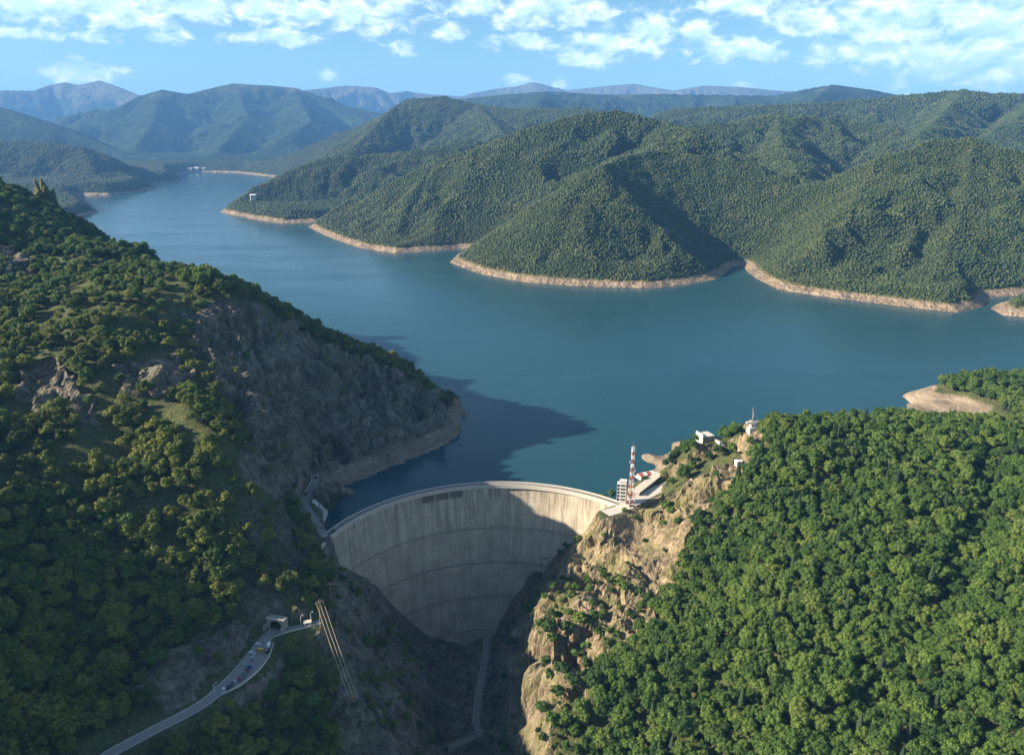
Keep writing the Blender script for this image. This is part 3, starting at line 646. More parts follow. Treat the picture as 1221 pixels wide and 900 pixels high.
SHR = [crown_mesh('foliage', 80 + i, m_leaf, 2.4, 3.2, 9, 55, .7, 0.3) for i in range(3)]
TRK = [trunk_mesh('trunk', 8.5, 0.28, i) for i in range(3)]

def instancer(name, pts, rot, scl, var, protos, mat):
    """one scatter object: instances of prototype crowns on points"""
    me = bpy.data.meshes.new(name); me.vertices.add(len(pts)); me.vertices.foreach_set('co', np.asarray(pts, np.float32).ravel())
    o = link(bpy.data.objects.new(name, me))
    for an, arr in (('rot', rot), ('scl', scl)): attr(o, an, arr)
    a = me.attributes.new('var', 'INT', 'POINT'); a.data.foreach_set('value', np.asarray(var, np.int32))
    col = bpy.data.collections.new(name + '_kinds')
    for i, p in enumerate(protos): col.objects.link(bpy.data.objects.new('%s_kind_%02d' % (name, i), p))
    ng = bpy.data.node_groups.new(name, 'GeometryNodeTree')
    ng.interface.new_socket('Geometry', in_out='INPUT', socket_type='NodeSocketGeometry'); ng.interface.new_socket('Geometry', in_out='OUTPUT', socket_type='NodeSocketGeometry')
    N_ = ng.nodes; L_ = ng.links; gi = N_.new('NodeGroupInput'); go = N_.new('NodeGroupOutput')
    ip = N_.new('GeometryNodeInstanceOnPoints'); ci = N_.new('GeometryNodeCollectionInfo'); ci.inputs[0].default_value = col; ci.inputs[1].default_value = True; ci.inputs[2].default_value = True
    def na(nm, ty):
        n = N_.new('GeometryNodeInputNamedAttribute'); n.data_type = ty; n.inputs[0].default_value = nm; return n.outputs[0]
    cx = N_.new('ShaderNodeCombineXYZ'); L_.new(na('rot', 'FLOAT'), cx.inputs[2])
    L_.new(gi.outputs[0], ip.inputs['Points']); L_.new(ci.outputs[0], ip.inputs['Instance']); ip.inputs['Pick Instance'].default_value = True
    L_.new(na('var', 'INT'), ip.inputs['Instance Index']); L_.new(cx.outputs[0], ip.inputs['Rotation']); L_.new(na('scl', 'FLOAT'), ip.inputs['Scale'])
    L_.new(ip.outputs[0], go.inputs[0])
    md = o.modifiers.new('scatter', 'NODES'); md.node_group = ng
    tag(o, kind='stuff'); return o

# ---- where trees stand on the near hillside
sp = 6.0
jx, jy = np.meshgrid(np.arange(-1070, 670, sp), np.arange(200, 1430, sp)); jx = jx.ravel() + RNG.uniform(-.45, .45, jx.size) * sp; jy = jy.ravel() + RNG.uniform(-.45, .45, jy.size) * sp
jz = ground_z(jx, jy); sl = sample(slope, jx, jy); rm = sample(roadmask, jx, jy)
tpx, tpy, tdep = proj(np.stack([jx, jy, jz], -1))
dens = np.full(jx.shape, 0.95)
# the left mountain is patchy woodland, the right slope closed forest
lefty = jx < -60
dens = np.where(lefty, 0.36 + 0.6 * fbm(jx / 40, jy / 40, jx * 0 + 4, 3), dens)
dens = np.where(lefty & (tpy > 620) & (tpx < 330), 0.72 + 0.3 * fbm(jx / 40, jy / 40, jx * 0 + 4, 2), dens)
crl = sample(M_['cliff_left'], jx, jy) > .5; crr = sample(M_['cliff_right'], jx, jy) > .5; grg = sample(M_['gorge'], jx, jy) > .5
dens = np.where(crl, 0.10 + 0.45 * np.clip(fbm(jx / 55, jy / 55, jx * 0 + 1, 2), 0, 1), dens)
dens = np.where(crl & (tpx > 300) & (tpy > 440), 0.05, dens)
dens = np.where(crr, np.where((tpx < 730) & (tpy > 670), 0.22, 0.06), dens); dens = np.where(grg, 0.28 + .3 * fbm(jx / 30, jy / 30, jx * 0 + 9, 2), dens)
dens = np.where((jx > -20) & (jy > 600) & (tpx > 700) & (tpx < 790) & ~crr, 0.5, dens)
for k in ('rock_b', 'rock_c', 'rock_d', 'rock_e'): dens = np.where(sample(M_[k], jx, jy) > .5, 0.04, dens)
dens = np.where(sample(M_['road_bank'], jx, jy) > .5, 0.15, dens); dens = np.where(sample(M_['bare'], jx, jy) > .5, 0.22, dens)
# a dark belt of trees along the left skyline
sky_d, _ = seg_dist(jx, jy, [WY(*q)[:2] for q in ((0,232,1330),(60,240,1240),(110,267,1140),(170,300,1000),(252,338,806),(330,368,860),(400,403,900),(460,427,920),(510,461,925),(545,482,918))])
dens = np.where(sky_d < 14, 0.9, dens)
dens = np.where(in_poly(tpx, tpy, [(390,690),(440,660),(460,740),(420,740)]), 0.35, dens)
clr = in_poly(tpx, tpy, [(745,608),(790,596),(850,575),(890,560),(890,540),(850,548),(800,575),(790,565),(772,540),(755,560),(735,598)])
dens = np.where(clr, 0.05, dens); dens = np.where(in_poly(tpx, tpy, [(792,560),(850,545),(862,528),(840,518),(800,545)]), 0.8, dens)
dens = np.where(in_poly(tpx, tpy, [(826,512),(845,505),(868,535),(850,545),(830,525)]), 0.0, dens)
dens = np.where(in_poly(tpx, tpy, [(884,530),(886,502),(908,505),(905,530)]), 0.0, dens)
ok = (jz > 15.5) | ((jx > 60) & (jy < 690)) | ((jy < 640) & (np.hypot(jx - DC[0], jy - DC[1]) < 150)) | (tpy > 700)
dm = np.hypot(jx - DC[0], jy - DC[1]); dam_zone = (dm > 118) & (dm < 156) & (jy > 580) & (jx < 110)
keep = ok & (rm < 0.12) & (RNG.uniform(size=jx.size) < dens) & (sl < 2.2) & ~dam_zone & ~((jz < 17) & (jy > 690))
keep &= ~((tpx > 515) & (tpx < 640) & (tpy > 750) & (jz < -120))
jx, jy, jz, tpx, tpy, tdep = (a[keep] for a in (jx, jy, jz, tpx, tpy, tdep))
small = sample(rock, jx, jy) > .5
scl = (0.62 + 0.8 * RNG.beta(2, 2.6, jx.size)) * np.where(jx > 0, 1.0, 1.15) * np.where(small, RNG.uniform(.35, .7, jx.size), 1.0)
scl = np.where((jy > 700) & (jx < 0), scl * .9, scl)
isc = (RNG.uniform(size=jx.size) < np.where(jx > 0, 0.03, 0.0)) & ~small
rot = RNG.uniform(0, 6.28, jx.size)
left_side = (jx < -60) & (RNG.uniform(size=jx.size) < np.clip((tpy - 330) / 90, .1, .9))  # crowns stay darker green uphill, painting in the shade there
# which trees the camera sees, nearest first
vis = (tpx > -5) & (tpx < 1226) & (tpy > 180) & (tpy < 905)
for f in np.linspace(0.3, 0.985, 60):
    vis &= ground_z(jx * f, jy * f) < (CZ + (jz + 9 - CZ) * f) + 0.5
order = np.argsort(np.where(vis & (scl > .6), tdep / scl ** .5, 1e9)); ind = order[:300]; isind = np.zeros(jx.size, bool); isind[ind] = True
def tree_label(px, py, con, z, sc_):
    size = 'small' if sc_ < .95 else 'mid-sized' if sc_ < 1.15 else 'large'
    tone = 'conifer' if con else 'broadleaf tree'
    if px < 400:
        if px > 250 and py > 800: w_, g_ = 'below the car park wall', 'trees below the car park'
        elif px > 330: w_, g_ = 'on the gorge rim beside the terrace', 'trees on the left gorge rim'
        elif py > 840 and px < 130: w_, g_ = 'in the bottom left corner', 'trees in the bottom left corner'
        elif py > 760: w_, g_ = 'on the dark bank just above the road', 'trees above the road'
        elif px > 220 and py > 640: w_, g_ = 'on the slope above the tunnel portal', 'trees above the tunnel'
        elif py > 620: w_, g_ = 'low on the left hillside far from the road', 'trees low on the left hillside'
        else: w_, g_ = 'high on the rocky left hillside', 'trees high on the left hillside'
    elif px < 640: w_, g_ = 'clinging to the shaded gorge wall below the dam', 'trees on the gorge walls'
    elif px < 780: w_, g_ = 'at the forest edge just below the pale right cliff', 'trees at the foot of the right cliff'
    elif py > 830: w_, g_ = ('along the bottom edge, %s of the right forest' % ('left end' if px < 930 else 'middle' if px < 1080 else 'right corner')), 'lowest trees of the right forest'
    else: w_, g_ = ('midway up the dense right forest, %s' % ('nearest the cliff' if px < 930 else 'centre' if px < 1080 else 'by the picture edge')), 'trees midway up the right forest'
    return size + (' dark narrow conifer ' if con else ' round-crowned broadleaf tree ') + w_, ('conifers: ' if con else '') + g_
for n_, i in enumerate(ind):
    con = bool(isc[i]); o = empty('conifer_tree' if con else 'broadleaf_tree', (jx[i], jy[i], jz[i] - .3), rot[i]); o.scale = (scl[i],) * 3
    lab, grp = tree_label(tpx[i], tpy[i], con, jz[i], scl[i]); tag(o, lab, 'tree', grp)
    link(bpy.data.objects.new('crown', CON[n_ % 2] if con else SUNNY[n_ % 4] if left_side[i] else CR[n_ % 6]), o); link(bpy.data.objects.new('trunk', TRK[n_ % 3]), o)
rest = ~isind
instancer('near_forest', np.stack([jx, jy, jz - .3], -1)[rest], rot[rest], scl[rest], np.where(isc[rest], 6 + RNG.integers(0, 2, rest.sum()), np.where(left_side[rest], 8 + RNG.integers(0, 4, rest.sum()), RNG.integers(0, 6, rest.sum()))), CR + CON + SUNNY, m_leaf)

# ---- single yellow trees and shrubs that catch the sun
def at_ground(px, py, lo=330, hi=960):
    for y in np.arange(lo, hi, 1.0):
        x, y, z = WY(px, py, y)
        if z <= ground_z(x, y): return (x, y, float(ground_z(x, y)))
    return None
for px, py, s in ((372,700,1.0),(360,700,.8),(380,690,.9),(366,712,.85),(352,695,.7),(374,716,.8),(368,676,.6)):
    p = at_ground(px, py)
    if p:
        o = empty('yellow_tree', p, px); o.scale = (s,) * 3; tag(o, 'bright yellow-green sunlit tree in the clump above the tunnel portal', 'tree', 'yellow trees above the tunnel')
        link(bpy.data.objects.new('crown', YEL[px % 2]), o); link(bpy.data.objects.new('trunk', TRK[px % 3]), o)
p = at_ground(398, 828)
o = empty('yellow_tree', p, 1.0); o.scale = (.8,) * 3; tag(o, 'lone pale yellow tree below the sagging power cables', 'tree')
link(bpy.data.objects.new('crown', YEL[0]), o); link(bpy.data.objects.new('trunk', TRK[0]), o)
for k, (px, py, s) in enumerate(((641,690,1.5),(650,668,1.2),(632,728,1.9),(640,735,1.6),(668,660,1.1),(690,645,1.3),(676,652,1.2),(735,695,1.6),(742,700,1.2),(700,690,1.0),(716,680,.9),(680,712,1.1),(672,716,1.0),(665,735,1.2),(690,740,1.7),(700,748,1.5),(712,738,1.6),(675,752,1.5),(655,752,1.5),(645,760,1.3),(660,770,1.3),(715,755,1.3),(725,770,1.2),(735,760,1.1),(760,705,1.0),(770,712,1.1),(765,722,.9),(795,605,1.5),(800,612,1.3),(790,625,.9),(700,775,1.3),(690,790,1.4),(670,800,1.5),(655,805,1.2),(680,815,1.3),(665,830,1.3),(700,805,1.2),(650,790,1.0),(745,610,.8),(738,604,.8),(755,618,.7),(720,640,.7),(660,700,.9),(650,712,.9),(695,668,.6),(640,712,1.1),(670,690,.7),(728,705,.8),(705,720,.9),(752,735,1.0),(645,745,1.2))):
    p = at_ground(px, py)
    if not p: continue
    o = empty('shrub', (p[0], p[1], p[2] - .3), k * 1.7); s *= 1.55; o.scale = (s, s, s)
    hi = py < 660
    tag(o, 'small sunlit green shrub near the top of the pale right cliff' if hi else '%s sunlit shrub %s of the pale right cliff, %s' % ('large' if s > 2.1 else 'mid-sized' if s > 1.7 else 'small', 'on the gorge rim' if px < 662 else 'in the middle' if px < 715 else 'on the forest side', 'upper half' if py < 712 else 'lower half' if py < 775 else 'near its foot'), 'shrub', 'shrubs near the cliff top' if hi else 'shrubs on the right cliff')
    link(bpy.data.objects.new('foliage', SHR[k % 3]), o); m = MB(); m.tube((0, 0, -1.0), (.1, .1, 1.6), .12, .06, 5); m.build('stem', m_bark, o)

# ---- rock needle on the left skyline
p = WY(57, 243, 1235); gz = float(ground_z(p[0], p[1])); q = IV2.copy(); bmx = bmesh.new(); bmesh.ops.create_icosphere(bmx, subdivisions=4, radius=1.0)
vv = np.array([v.co[:] for v in bmx.verts]); ff = np.array([[k.index for k in f.verts] for f in bmx.faces]); bmx.free()
vv = vv * (1 + .55 * facets(vv[:, 0] * 3, vv[:, 1] * 3, vv[:, 2] * 2, 1.6, 5, .9) + .12 * fbm(vv[:, 0] * 3, vv[:, 1] * 3, vv[:, 2] * 3, 3))[:, None]
vv = vv * [15, 12, 34] + vv[:, 2:3].clip(-1, .3) * [-14, -9, 0]
o = empty('rock_needle', (p[0], p[1], gz)); tag(o, 'craggy grey rock needle rising above the trees on the left skyline', 'rock')
mesh_np('crag', vv, ff, m_near, o, smooth=False)
# ---- forest on the far shores
def far_z(x, y):
    fy = np.clip(np.log(y / 1000.0) / math.log(34.0) * 559, 0, 558.99); fa = np.clip((np.arctan(x / (y + 400)) - R(-46)) / (R(92)) * 799, 0, 798.99)
    i, j = fy.astype(int), fa.astype(int); a, b_ = fy - i, fa - j
    return FH[i, j] * (1-a) * (1-b_) + FH[i+1, j] * a * (1-b_) + FH[i, j+1] * (1-a) * b_ + FH[i+1, j+1] * a * b_
FP, FS = [], []
for y0, y1, spc, s0 in ((1500, 2500, 5.0, .60), (2500, 4400, 7.0, .80), (4400, 7600, 10.5, 1.1)):
    xm = y1 * 0.80
    X, Y_ = np.meshgrid(np.arange(-xm, xm, spc), np.arange(y0, y1, spc)); X = X.ravel() + RNG.uniform(-.48, .48, X.size) * spc; Y_ = Y_.ravel() + RNG.uniform(-.48, .48, Y_.size) * spc
    q = np.abs(X) < Y_ * 0.70 + 80; X, Y_ = X[q], Y_[q]; z = far_z(X, Y_)
    lim = 13.5 + 2 * fbm(X / 40, Y_ / 40, X * 0, 2)
    q = z > lim; X, Y_, z = X[q], Y_[q], z[q]
    # drop what the hills in front hide
    v = fbm(X / 160, Y_ / 160, X * 0 + 6, 4) < .78
    for f in np.linspace(0.45, 0.99, 40):
        yy = Y_ * f; g = yy > 1250
        v &= ~(g & (far_z(X * f, np.maximum(yy, 1010)) > CZ + (z + 25 - CZ) * f + 12))
    X, Y_, z = X[v], Y_[v], z[v]
    FP.append(np.stack([X, Y_, z - 1], -1)); FS.append((.55 + .9 * RNG.beta(2, 3, X.size)) * s0 * (1 + .25 * fbm(X / 70, Y_ / 70, X * 0 + 2, 2)))
FP = np.concatenate(FP); FS = np.concatenate(FS); print('far trees', len(FP), 'near', len(jx))
BL = [blob_mesh('far_crown', 5, m_far_leaf), blob_mesh('far_crown', 9, m_far_leaf, .35), blob_mesh('far_crown', 13, m_far_leaf, .15), blob_mesh('far_crown', 17, m_needle, .75)]
v = RNG.integers(0, 3, len(FP)); v = np.where(RNG.uniform(size=len(FP)) < .05, 3, v)
instancer('far_forest', FP, RNG.uniform(0, 6.28, len(FP)), FS, v, BL, m_far_leaf)


# ================================================================== ROADS, WALLS
def smooth_line(pts, k=6):
    P_ = [Vector(p) for p in pts]; P_ = [P_[0] * 2 - P_[1]] + P_ + [P_[-1] * 2 - P_[-2]]; out = []
    for i in range(1, len(P_) - 2):
        for j in range(k):
            u = j / k; a, b_, c, d = P_[i-1:i+3]
            out.append(0.5 * ((2 * b_) + (c - a) * u + (2*a - 5*b_ + 4*c - d) * u*u + (3*b_ - a - 3*c + d) * u**3))
    return out + [P_[-2]]
def strip(name, pts, w0, w1, z0, z1, mat, parent=None, kind=None, k=6):
    """a band between two sideways offsets of a line, from z0 to z1 above it"""
    L_ = smooth_line(pts, k); m = MB(); n = len(L_); vs = []
    for i, p in enumerate(L_):
        d = (L_[min(i+1, n-1)] - L_[max(i-1, 0)]); d.z = 0; d.normalize(); s = Vector((d.y, -d.x, 0))
        for o_, z in ((w0, z0), (w1, z0), (w1, z1), (w0, z1)): vs.append(p + s * o_ + Vector((0, 0, z)))
    fs = [(3, 2, 1, 0), tuple((n-1)*4 + q for q in range(4))]
    for i in range(n - 1):
        for q in range(4): fs.append((i*4+q, i*4+(q+1) % 4, i*4+4+(q+1) % 4, i*4+4+q))
    m.add(vs, fs); o = m.build(name, mat, parent)
    bm = bmesh.new(); bm.from_mesh(o.data); bmesh.ops.recalc_face_normals(bm, faces=bm.faces); bm.to_mesh(o.data); bm.free()
    if kind: tag(o, kind=kind)
    return o
m_road = simple('road_asphalt', (0.24, 0.232, 0.22), 0.95, 0.1, var=0.25, sc=0.25)
m_white = simple('white_render', (0.52, 0.50, 0.47), 0.8, 0.2, var=0.08)
m_wall = simple('stone_wall', (0.30, 0.28, 0.25), 0.95, 0.1, var=0.3, sc=0.8)
m_red = simple('red_paint', (0.42, 0.10, 0.08), 0.5, 0.4); m_wpaint = simple('white_paint', (0.75, 0.75, 0.74), 0.5, 0.4)
m_line = simple('road_paint', (0.7, 0.7, 0.66), 0.7, 0.2)
m_rub = simple('tyre_rubber', (0.02, 0.02, 0.02), 0.8, 0.2); m_glass = simple('dark_glass', (0.02, 0.025, 0.03), 0.08, 0.8)
m_rust = simple('rusty_steel', (0.38, 0.20, 0.08), 0.6, 0.4, 0.2); m_wire = simple('sunlit_wire', (0.60, 0.50, 0.30), 0.6, 0.4)  # wire: the yellow of sunlit cables is put into its colour

strip('road', ROAD, -4.2, 4.2, -.6, .10, m_road, kind='structure')
strip('road', LAY, -5.5, 4.2, -.6, .14, m_road, kind='structure')
strip('road', BR, -2.6, 2.6, -.6, .12, m_road, kind='structure')
strip('road', SPILL, -3.2, 3.2, -.6, .12, m_road, kind='structure')
strip('road', GR, -2.8, 2.8, -.6, .2, m_road, kind='structure')
strip('path', UP, -1.6, 1.6, -.6, .15, m_pale, kind='structure')
strip('yard', YARD, -6.0, 6.0, -.8, .12, m_pale, kind='structure')
strip('road_edge_line', ROAD[:5], -3.2, -3.0, .1, .108, m_line, kind='structure'); strip('road_edge_line', ROAD[:5], 3.0, 3.2, .1, .108, m_line, kind='structure')
tag(strip('parapet_wall', LAY, 5.0, 5.5, -1.8, 1.0, m_pale), 'low pale concrete wall curving around the car park edge', 'wall')
tag(strip('retaining_wall', LAY, 5.7, 6.6, -4.5, -0.4, m_wall), 'curved stone retaining wall stepping down below the car park', 'wall')
tag(strip('parapet_wall', BR, 2.8, 3.3, -2.0, 1.1, m_pale), 'pale parapet along the terrace right of the tunnel portal', 'wall')
tag(strip('parapet_wall', SPILL[:4], 3.4, 3.9, -2.5, 1.0, m_pale), 'parapet of the lakeside road left of the dam', 'wall')
tag(strip('parapet_wall', GR[:4], 2.9, 3.3, -1.0, 0.9, m_pale), 'low wall beside the service road on the gorge floor', 'wall')
tag(strip('parapet_wall', GR[4:], 2.9, 3.3, -1.0, 0.9, m_pale), 'low wall beside the road bridge at the bottom of the gorge', 'wall')
tag(strip('retaining_wall', [WZ(580,878,-143), WZ(604,884,-143), WZ(625,894,-143)], 0, 1.0, -2, 6, m_wall), 'dark stone retaining wall at the foot of the right gorge wall', 'wall')
tag(strip('guard_rail', ROAD[:5], 4.2, 4.35, 0, .75, m_steel), 'grey guard rail along the outer edge of the road', 'guard rail')

# ------------------------------------------------------------------ tunnel portals
def portal(name, loc, rz, wdt, hgt, dep, label):
    o = empty(name, loc, rz); tag(o, label, 'tunnel'); hw = wdt / 2; r = hw * .62; n = 12
    arch = [(r * math.cos(math.pi * i / n), hgt * .42 + r * .8 * math.sin(math.pi * i / n)) for i in range(n + 1)]
    arch = [(r, 0)] + arch + [(-r, 0)]; outer = []
    for i, (x, z) in enumerate(arch):
        outer.append((hw, 0) if i == 0 else (-hw, 0) if i == len(arch) - 1 else (hw * max(-1, min(1, x / r * 1.35)), hgt) if z > hgt * .45 else (math.copysign(hw, x), z))
    m = MB(); k = len(arch)
    vs = [(x, 0, z) for x, z in arch] + [(x, 0, z) for x, z in outer] + [(x, dep, z) for x, z in outer]
    m.add(vs, [(i, i+1, k+i+1, k+i) for i in range(k-1)] + [(k+i, k+i+1, 2*k+i+1, 2*k+i) for i in range(k-1)]); m.build('facade', m_wall, o)
    m = MB(); vs = [(x, -.02, z) for x, z in arch] + [(x * .98, dep * .9, z) for x, z in arch]
    m.add(vs, [(i, k+i, k+i+1, i+1) for i in range(k-1)] + [tuple(range(k, 2*k))]); m.build('lining', m_dark, o)
    MB().box(-hw - .3, hw + .3, -.5, .6, hgt - .05, hgt + .7).build('coping', m_pale, o)
    for s in (-1, 1): MB().box(s * hw - .4, s * hw + .4, -4.5, .2, -1, hgt * .55).build('wing_wall', m_wall, o)
    return o
d = Vector(ROAD[-1]) - Vector(ROAD[-3]); rz = math.atan2(-d.x, d.y)
portal('tunnel_portal', Vector(ROAD[-1]) + Vector((0, 0, .1)), rz, 12.5, 7.2, 5, 'pale concrete tunnel portal with dark arch at the end of the road')
d = Vector(SPILL[0]) - Vector(SPILL[1]); rz = math.atan2(-d.x, d.y)
portal('tunnel_portal', Vector(SPILL[0]) + Vector((0, 0, .1)), rz, 9.5, 7, 9, 'small arched tunnel mouth beside the lake left of the dam')

# ------------------------------------------------------------------ spillway intake beside the dam
o = empty('spillway_intake', WZ(380, 602, 0)); tag(o, 'pale sloping concrete spillway slab at the lake edge left of the dam', 'spillway')
ox = Vector(WZ(380, 602, 0)); q = [Vector(WZ(*a)) - ox for a in ((367,604,15),(379,588,15),(380,603,12),(370,612,12))]
MB().add([v + Vector((0,0,.6)) for v in q] + [v - Vector((0, 0, 6)) for v in q], [(0,3,2,1),(4,5,6,7),(0,1,5,4),(1,2,6,5),(2,3,7,6),(3,0,4,7)]).build('slab', m_white, o)
q = [Vector(WZ(*a)) - ox for a in ((372,612,11),(381,603,11),(391,610,1.5),(386,624,3),(378,622,10))]
MB().add(list(q) + [v - Vector((0, 0, 6)) for v in q], [(0,4,3,2,1),(5,6,7,8,9)] + [(i, (i+1) % 5, 5+(i+1) % 5, 5+i) for i in range(5)]).build('apron', m_pale, o)
q = [Vector(WZ(*a)) - ox for a in ((380,588,15),(388,600,2),(391,610,1.5),(381,603,11.5))]
MB().add(list(q) + [v - Vector((0, 0, 4)) for v in q], [(0,3,2,1),(4,5,6,7),(0,1,5,4),(1,2,6,5),(2,3,7,6),(3,0,4,7)]).build('side_wall', m_pale, o)

# ------------------------------------------------------------------ cars
PAINT = {}
def paint(c):
    if c not in PAINT:
        m, t, b = material('car_paint', 0.25, 0.5); b.inputs['Base Color'].default_value = (*c, 1); b.inputs['Coat Weight'].default_value = 0.6; PAINT[c] = m
    return PAINT[c]
def profile_mesh(prof, hw, inset=0.0):
    m = MB(); n = len(prof); vs = [(x, -hw + inset * max(0, z - .9), z) for x, z in prof] + [(x, hw - inset * max(0, z - .9), z) for x, z in prof]
    return m.add(vs, [tuple(range(n)), tuple(range(n, 2*n))[::-1]] + [(i, n+i, n+(i+1) % n, (i+1) % n) for i in range(n)])
def car(loc, rz, c, label, van=False, group='cars parked by the tunnel'):
    o = empty('van' if van else 'car', loc, rz); tag(o, label, 'van' if van else 'car', group)
    if van: body = [(-2.4,.35),(2.4,.35),(2.45,1.0),(1.9,1.25),(1.45,2.1),(-2.35,2.15),(-2.45,1.0)]; cab = None
    else: body = [(-2.1,.35),(2.1,.35),(2.18,.75),(1.0,.98),(-1.5,1.0),(-2.15,.92)]; cab = [(1.0,.96),(.35,1.46),(-1.1,1.48),(-1.75,.98)]
    profile_mesh(body, .88).build('body', paint(c), o)
    if cab:
        profile_mesh(cab, .80, .25).build('windows', m_glass, o); MB().box(-1.05, .32, -.66, .66, 1.46, 1.53).build('roof', paint(c), o)
    else:
        MB().add([(1.93,-.75,1.28),(1.93,.75,1.28),(1.5,.7,2.02),(1.5,-.7,2.02)], [(0,1,2,3)]).build('windscreen', m_glass, o)
        for s in (-1, 1): MB().box(-1.6, 1.2, s * .885 - .01, s * .885 + .01, 1.35, 1.9).build('side_window', m_glass, o)
    for x in (-1.35, 1.35):
        for s in (-1, 1): MB().tube((x, s * .66, .33), (x, s * .92, .33), .33, .33, 10).build('wheel', m_rub, o)
    for s in (-1, 1):
        MB().box(2.1, 2.2, s * .62 - .18, s * .62 + .18, .62, .78).build('headlight', m_wpaint, o); MB().box(-2.2, -2.1, s * .66 - .14, s * .66 + .14, .65, .82).build('tail_light', m_red, o)
    return o
W_, BK, BL_, TE, RD, GN_, YE, SI = (.75,.75,.74), (.02,.02,.022), (.02,.06,.30), (.02,.14,.14), (.22,.03,.025), (.02,.07,.05), (.55,.30,.02), (.40,.41,.42)
for px, py, c, van, lab in ((297,767,TE,0,'teal car on the rock side of the road near the portal'),(288,772,BK,0,'black car parked by the rock face below the tunnel portal'),
    (308,769,W_,0,'white car nearest the portal in the car park row'),(310,776,YE,1,'yellow van parked in the car park near the portal'),(301,779,W_,0,'white car beside the yellow van'),
    (302,786,SI,0,'silver car between the white and the blue car'),(298,796,BL_,0,'blue car in the middle of the parked row'),(295,800,BK,0,'black car next to the blue car'),
    (291,805,TE,0,'teal car in the middle of the parked row'),(286,810,RD,0,'dark red car in the parked row by the wall'),(281,814,SI,0,'silver car in the lower half of the parked row'),
    (276,817,GN_,0,'dark green car in the lower half of the parked row'),(272,820,BK,0,'black car second from the lower end of the row'),(267,823,W_,0,'white car at the lower end of the parked row'),
    (321,770,W_,1,'white van at the outer edge beside the trees'),(319,777,BK,1,'black van behind the white van at the outer edge')):
    p = Vector(WZ(px, py, 16.0)); dd, par = seg_dist(np.array(p.x), np.array(p.y), LAY); i = min(int(par), len(LAY) - 2); d = Vector(LAY[i+1]) - Vector(LAY[i])
    a = math.atan2(d.y, d.x); a += 0.0 if px < 300 and py < 775 or px > 315 else R(62)
    car((p.x, p.y, 16.16), a, c, lab, van)
for px, py, c, van, lab in ((385,630,RD,1,'dark red van parked at the left end of the dam'),(400,629,SI,0,'silver car driving onto the left end of the dam'),(397,633,BK,0,'black car near the left parapet of the crest road'),
    (388,639,W_,0,'white car parked at the left end of the crest road'),(390,644,BK,0,'black car beside the white car at the left abutment'),(365,590,BK,0,'black car on the lakeside road by the spillway'),(377,571,BK,0,'black car just outside the lakeside tunnel')):
    p = WZ(px, py, 15.0); car((p[0], p[1], (CREST + .24 if px > 384 else 15.75)), R(35) if px > 384 else R(80), c, lab, van, 'cars at the left end of the dam')
p = WZ(753, 604, 14.6); car((p[0], p[1], 14.65), R(20), BK, 'black car parked at the foot of the red and white mast', False, 'cars at the right abutment')

# ------------------------------------------------------------------ lattice towers
def lattice(name, loc, h, wb, wt, nseg, mats, label, cat, leg=.22, br=.11, rz=0.3):
    o = empty(name, loc, rz); tag(o, label, cat)
    for k in range(nseg):
        z0, z1 = h * k / nseg, h * (k + 1) / nseg; w0, w1 = (wb + (wt - wb) * min(1, q / h * 1.4) for q in (z0, z1)); m = MB()
        c0 = [(sx * w0 / 2, sy * w0 / 2, z0) for sx, sy in ((-1,-1),(1,-1),(1,1),(-1,1))]; c1 = [(sx * w1 / 2, sy * w1 / 2, z1) for sx, sy in ((-1,-1),(1,-1),(1,1),(-1,1))]
        for i in range(4):
            j = (i + 1) % 4; m.tube(c0[i], c1[i], leg, leg, 5); m.tube(c0[i], c1[j], br, br, 4); m.tube(c0[j], c1[i], br, br, 4); m.tube(c1[i], c1[j], br, br, 4)
        m.build('mast_section', mats[k % len(mats)], o)
    return o
o = lattice('radio_mast', WZ(752, 602, 14.6), 55, 5.0, 2.0, 14, [m_red, m_wpaint], 'tall red and white lattice radio mast beside the dam', 'radio mast', .18, .09)
for k, (a, z) in enumerate(((0,52),(2,51),(4,50.5),(1,47),(3,46),(5,43),(2.5,39),(0.5,35),(3.5,20))):
    MB().box(-.3, .3, 1.3, 1.7, z - 1.2, z + 1.2, Matrix.Rotation(a, 4, 'Z')).build('panel_antenna', m_wpaint, o)
for k, (a, z) in enumerate(((1.2, 41), (4.2, 33), (2.8, 17), (5.2, 15))):
    m = MB(); c = Matrix.Rotation(a, 4, 'Z') @ Vector((0, 1.8, z)); dv = Matrix.Rotation(a, 4, 'Z') @ Vector((0, .7, 0)); m.tube(c, c + dv, .5, 1.1, 12); m.build('dish', m_wpaint, o)
MB().tube((0, 0, 55), (0, 0, 60), .18, .08, 6).build('spike', m_red, o)
# white stacked control tower
o = empty('control_tower', WZ(742, 599, 14.5), R(-12)); tag(o, 'slim white tower of stacked balconies at the right end of the dam', 'tower')
MB().box(-2.6, 3.0, -2.6, 2.6, -4, 21).build('shaft', m_white, o)
for k in range(6): MB().box(-5.0, 3.4, -3.0, 3.0, 2.0 + k * 3.3, 2.6 + k * 3.3).build('balcony', m_white, o)
for k in range(5):
    MB().box(-2.72, -2.58, -2.2, 2.2, 3.2 + k * 3.3, 4.8 + k * 3.3).build('window', m_glass, o); MB().box(-1.6, 2.2, -2.72, -2.58, 3.3 + k * 3.3, 4.6 + k * 3.3).build('window', m_glass, o)
MB().box(-5.0, -4.7, -2.8, 2.8, 2.0, 19.0).build('fin', m_white, o)
MB().box(-2.9, 3.3, -2.9, 2.9, 21.0, 21.6).build('roof', m_white, o)
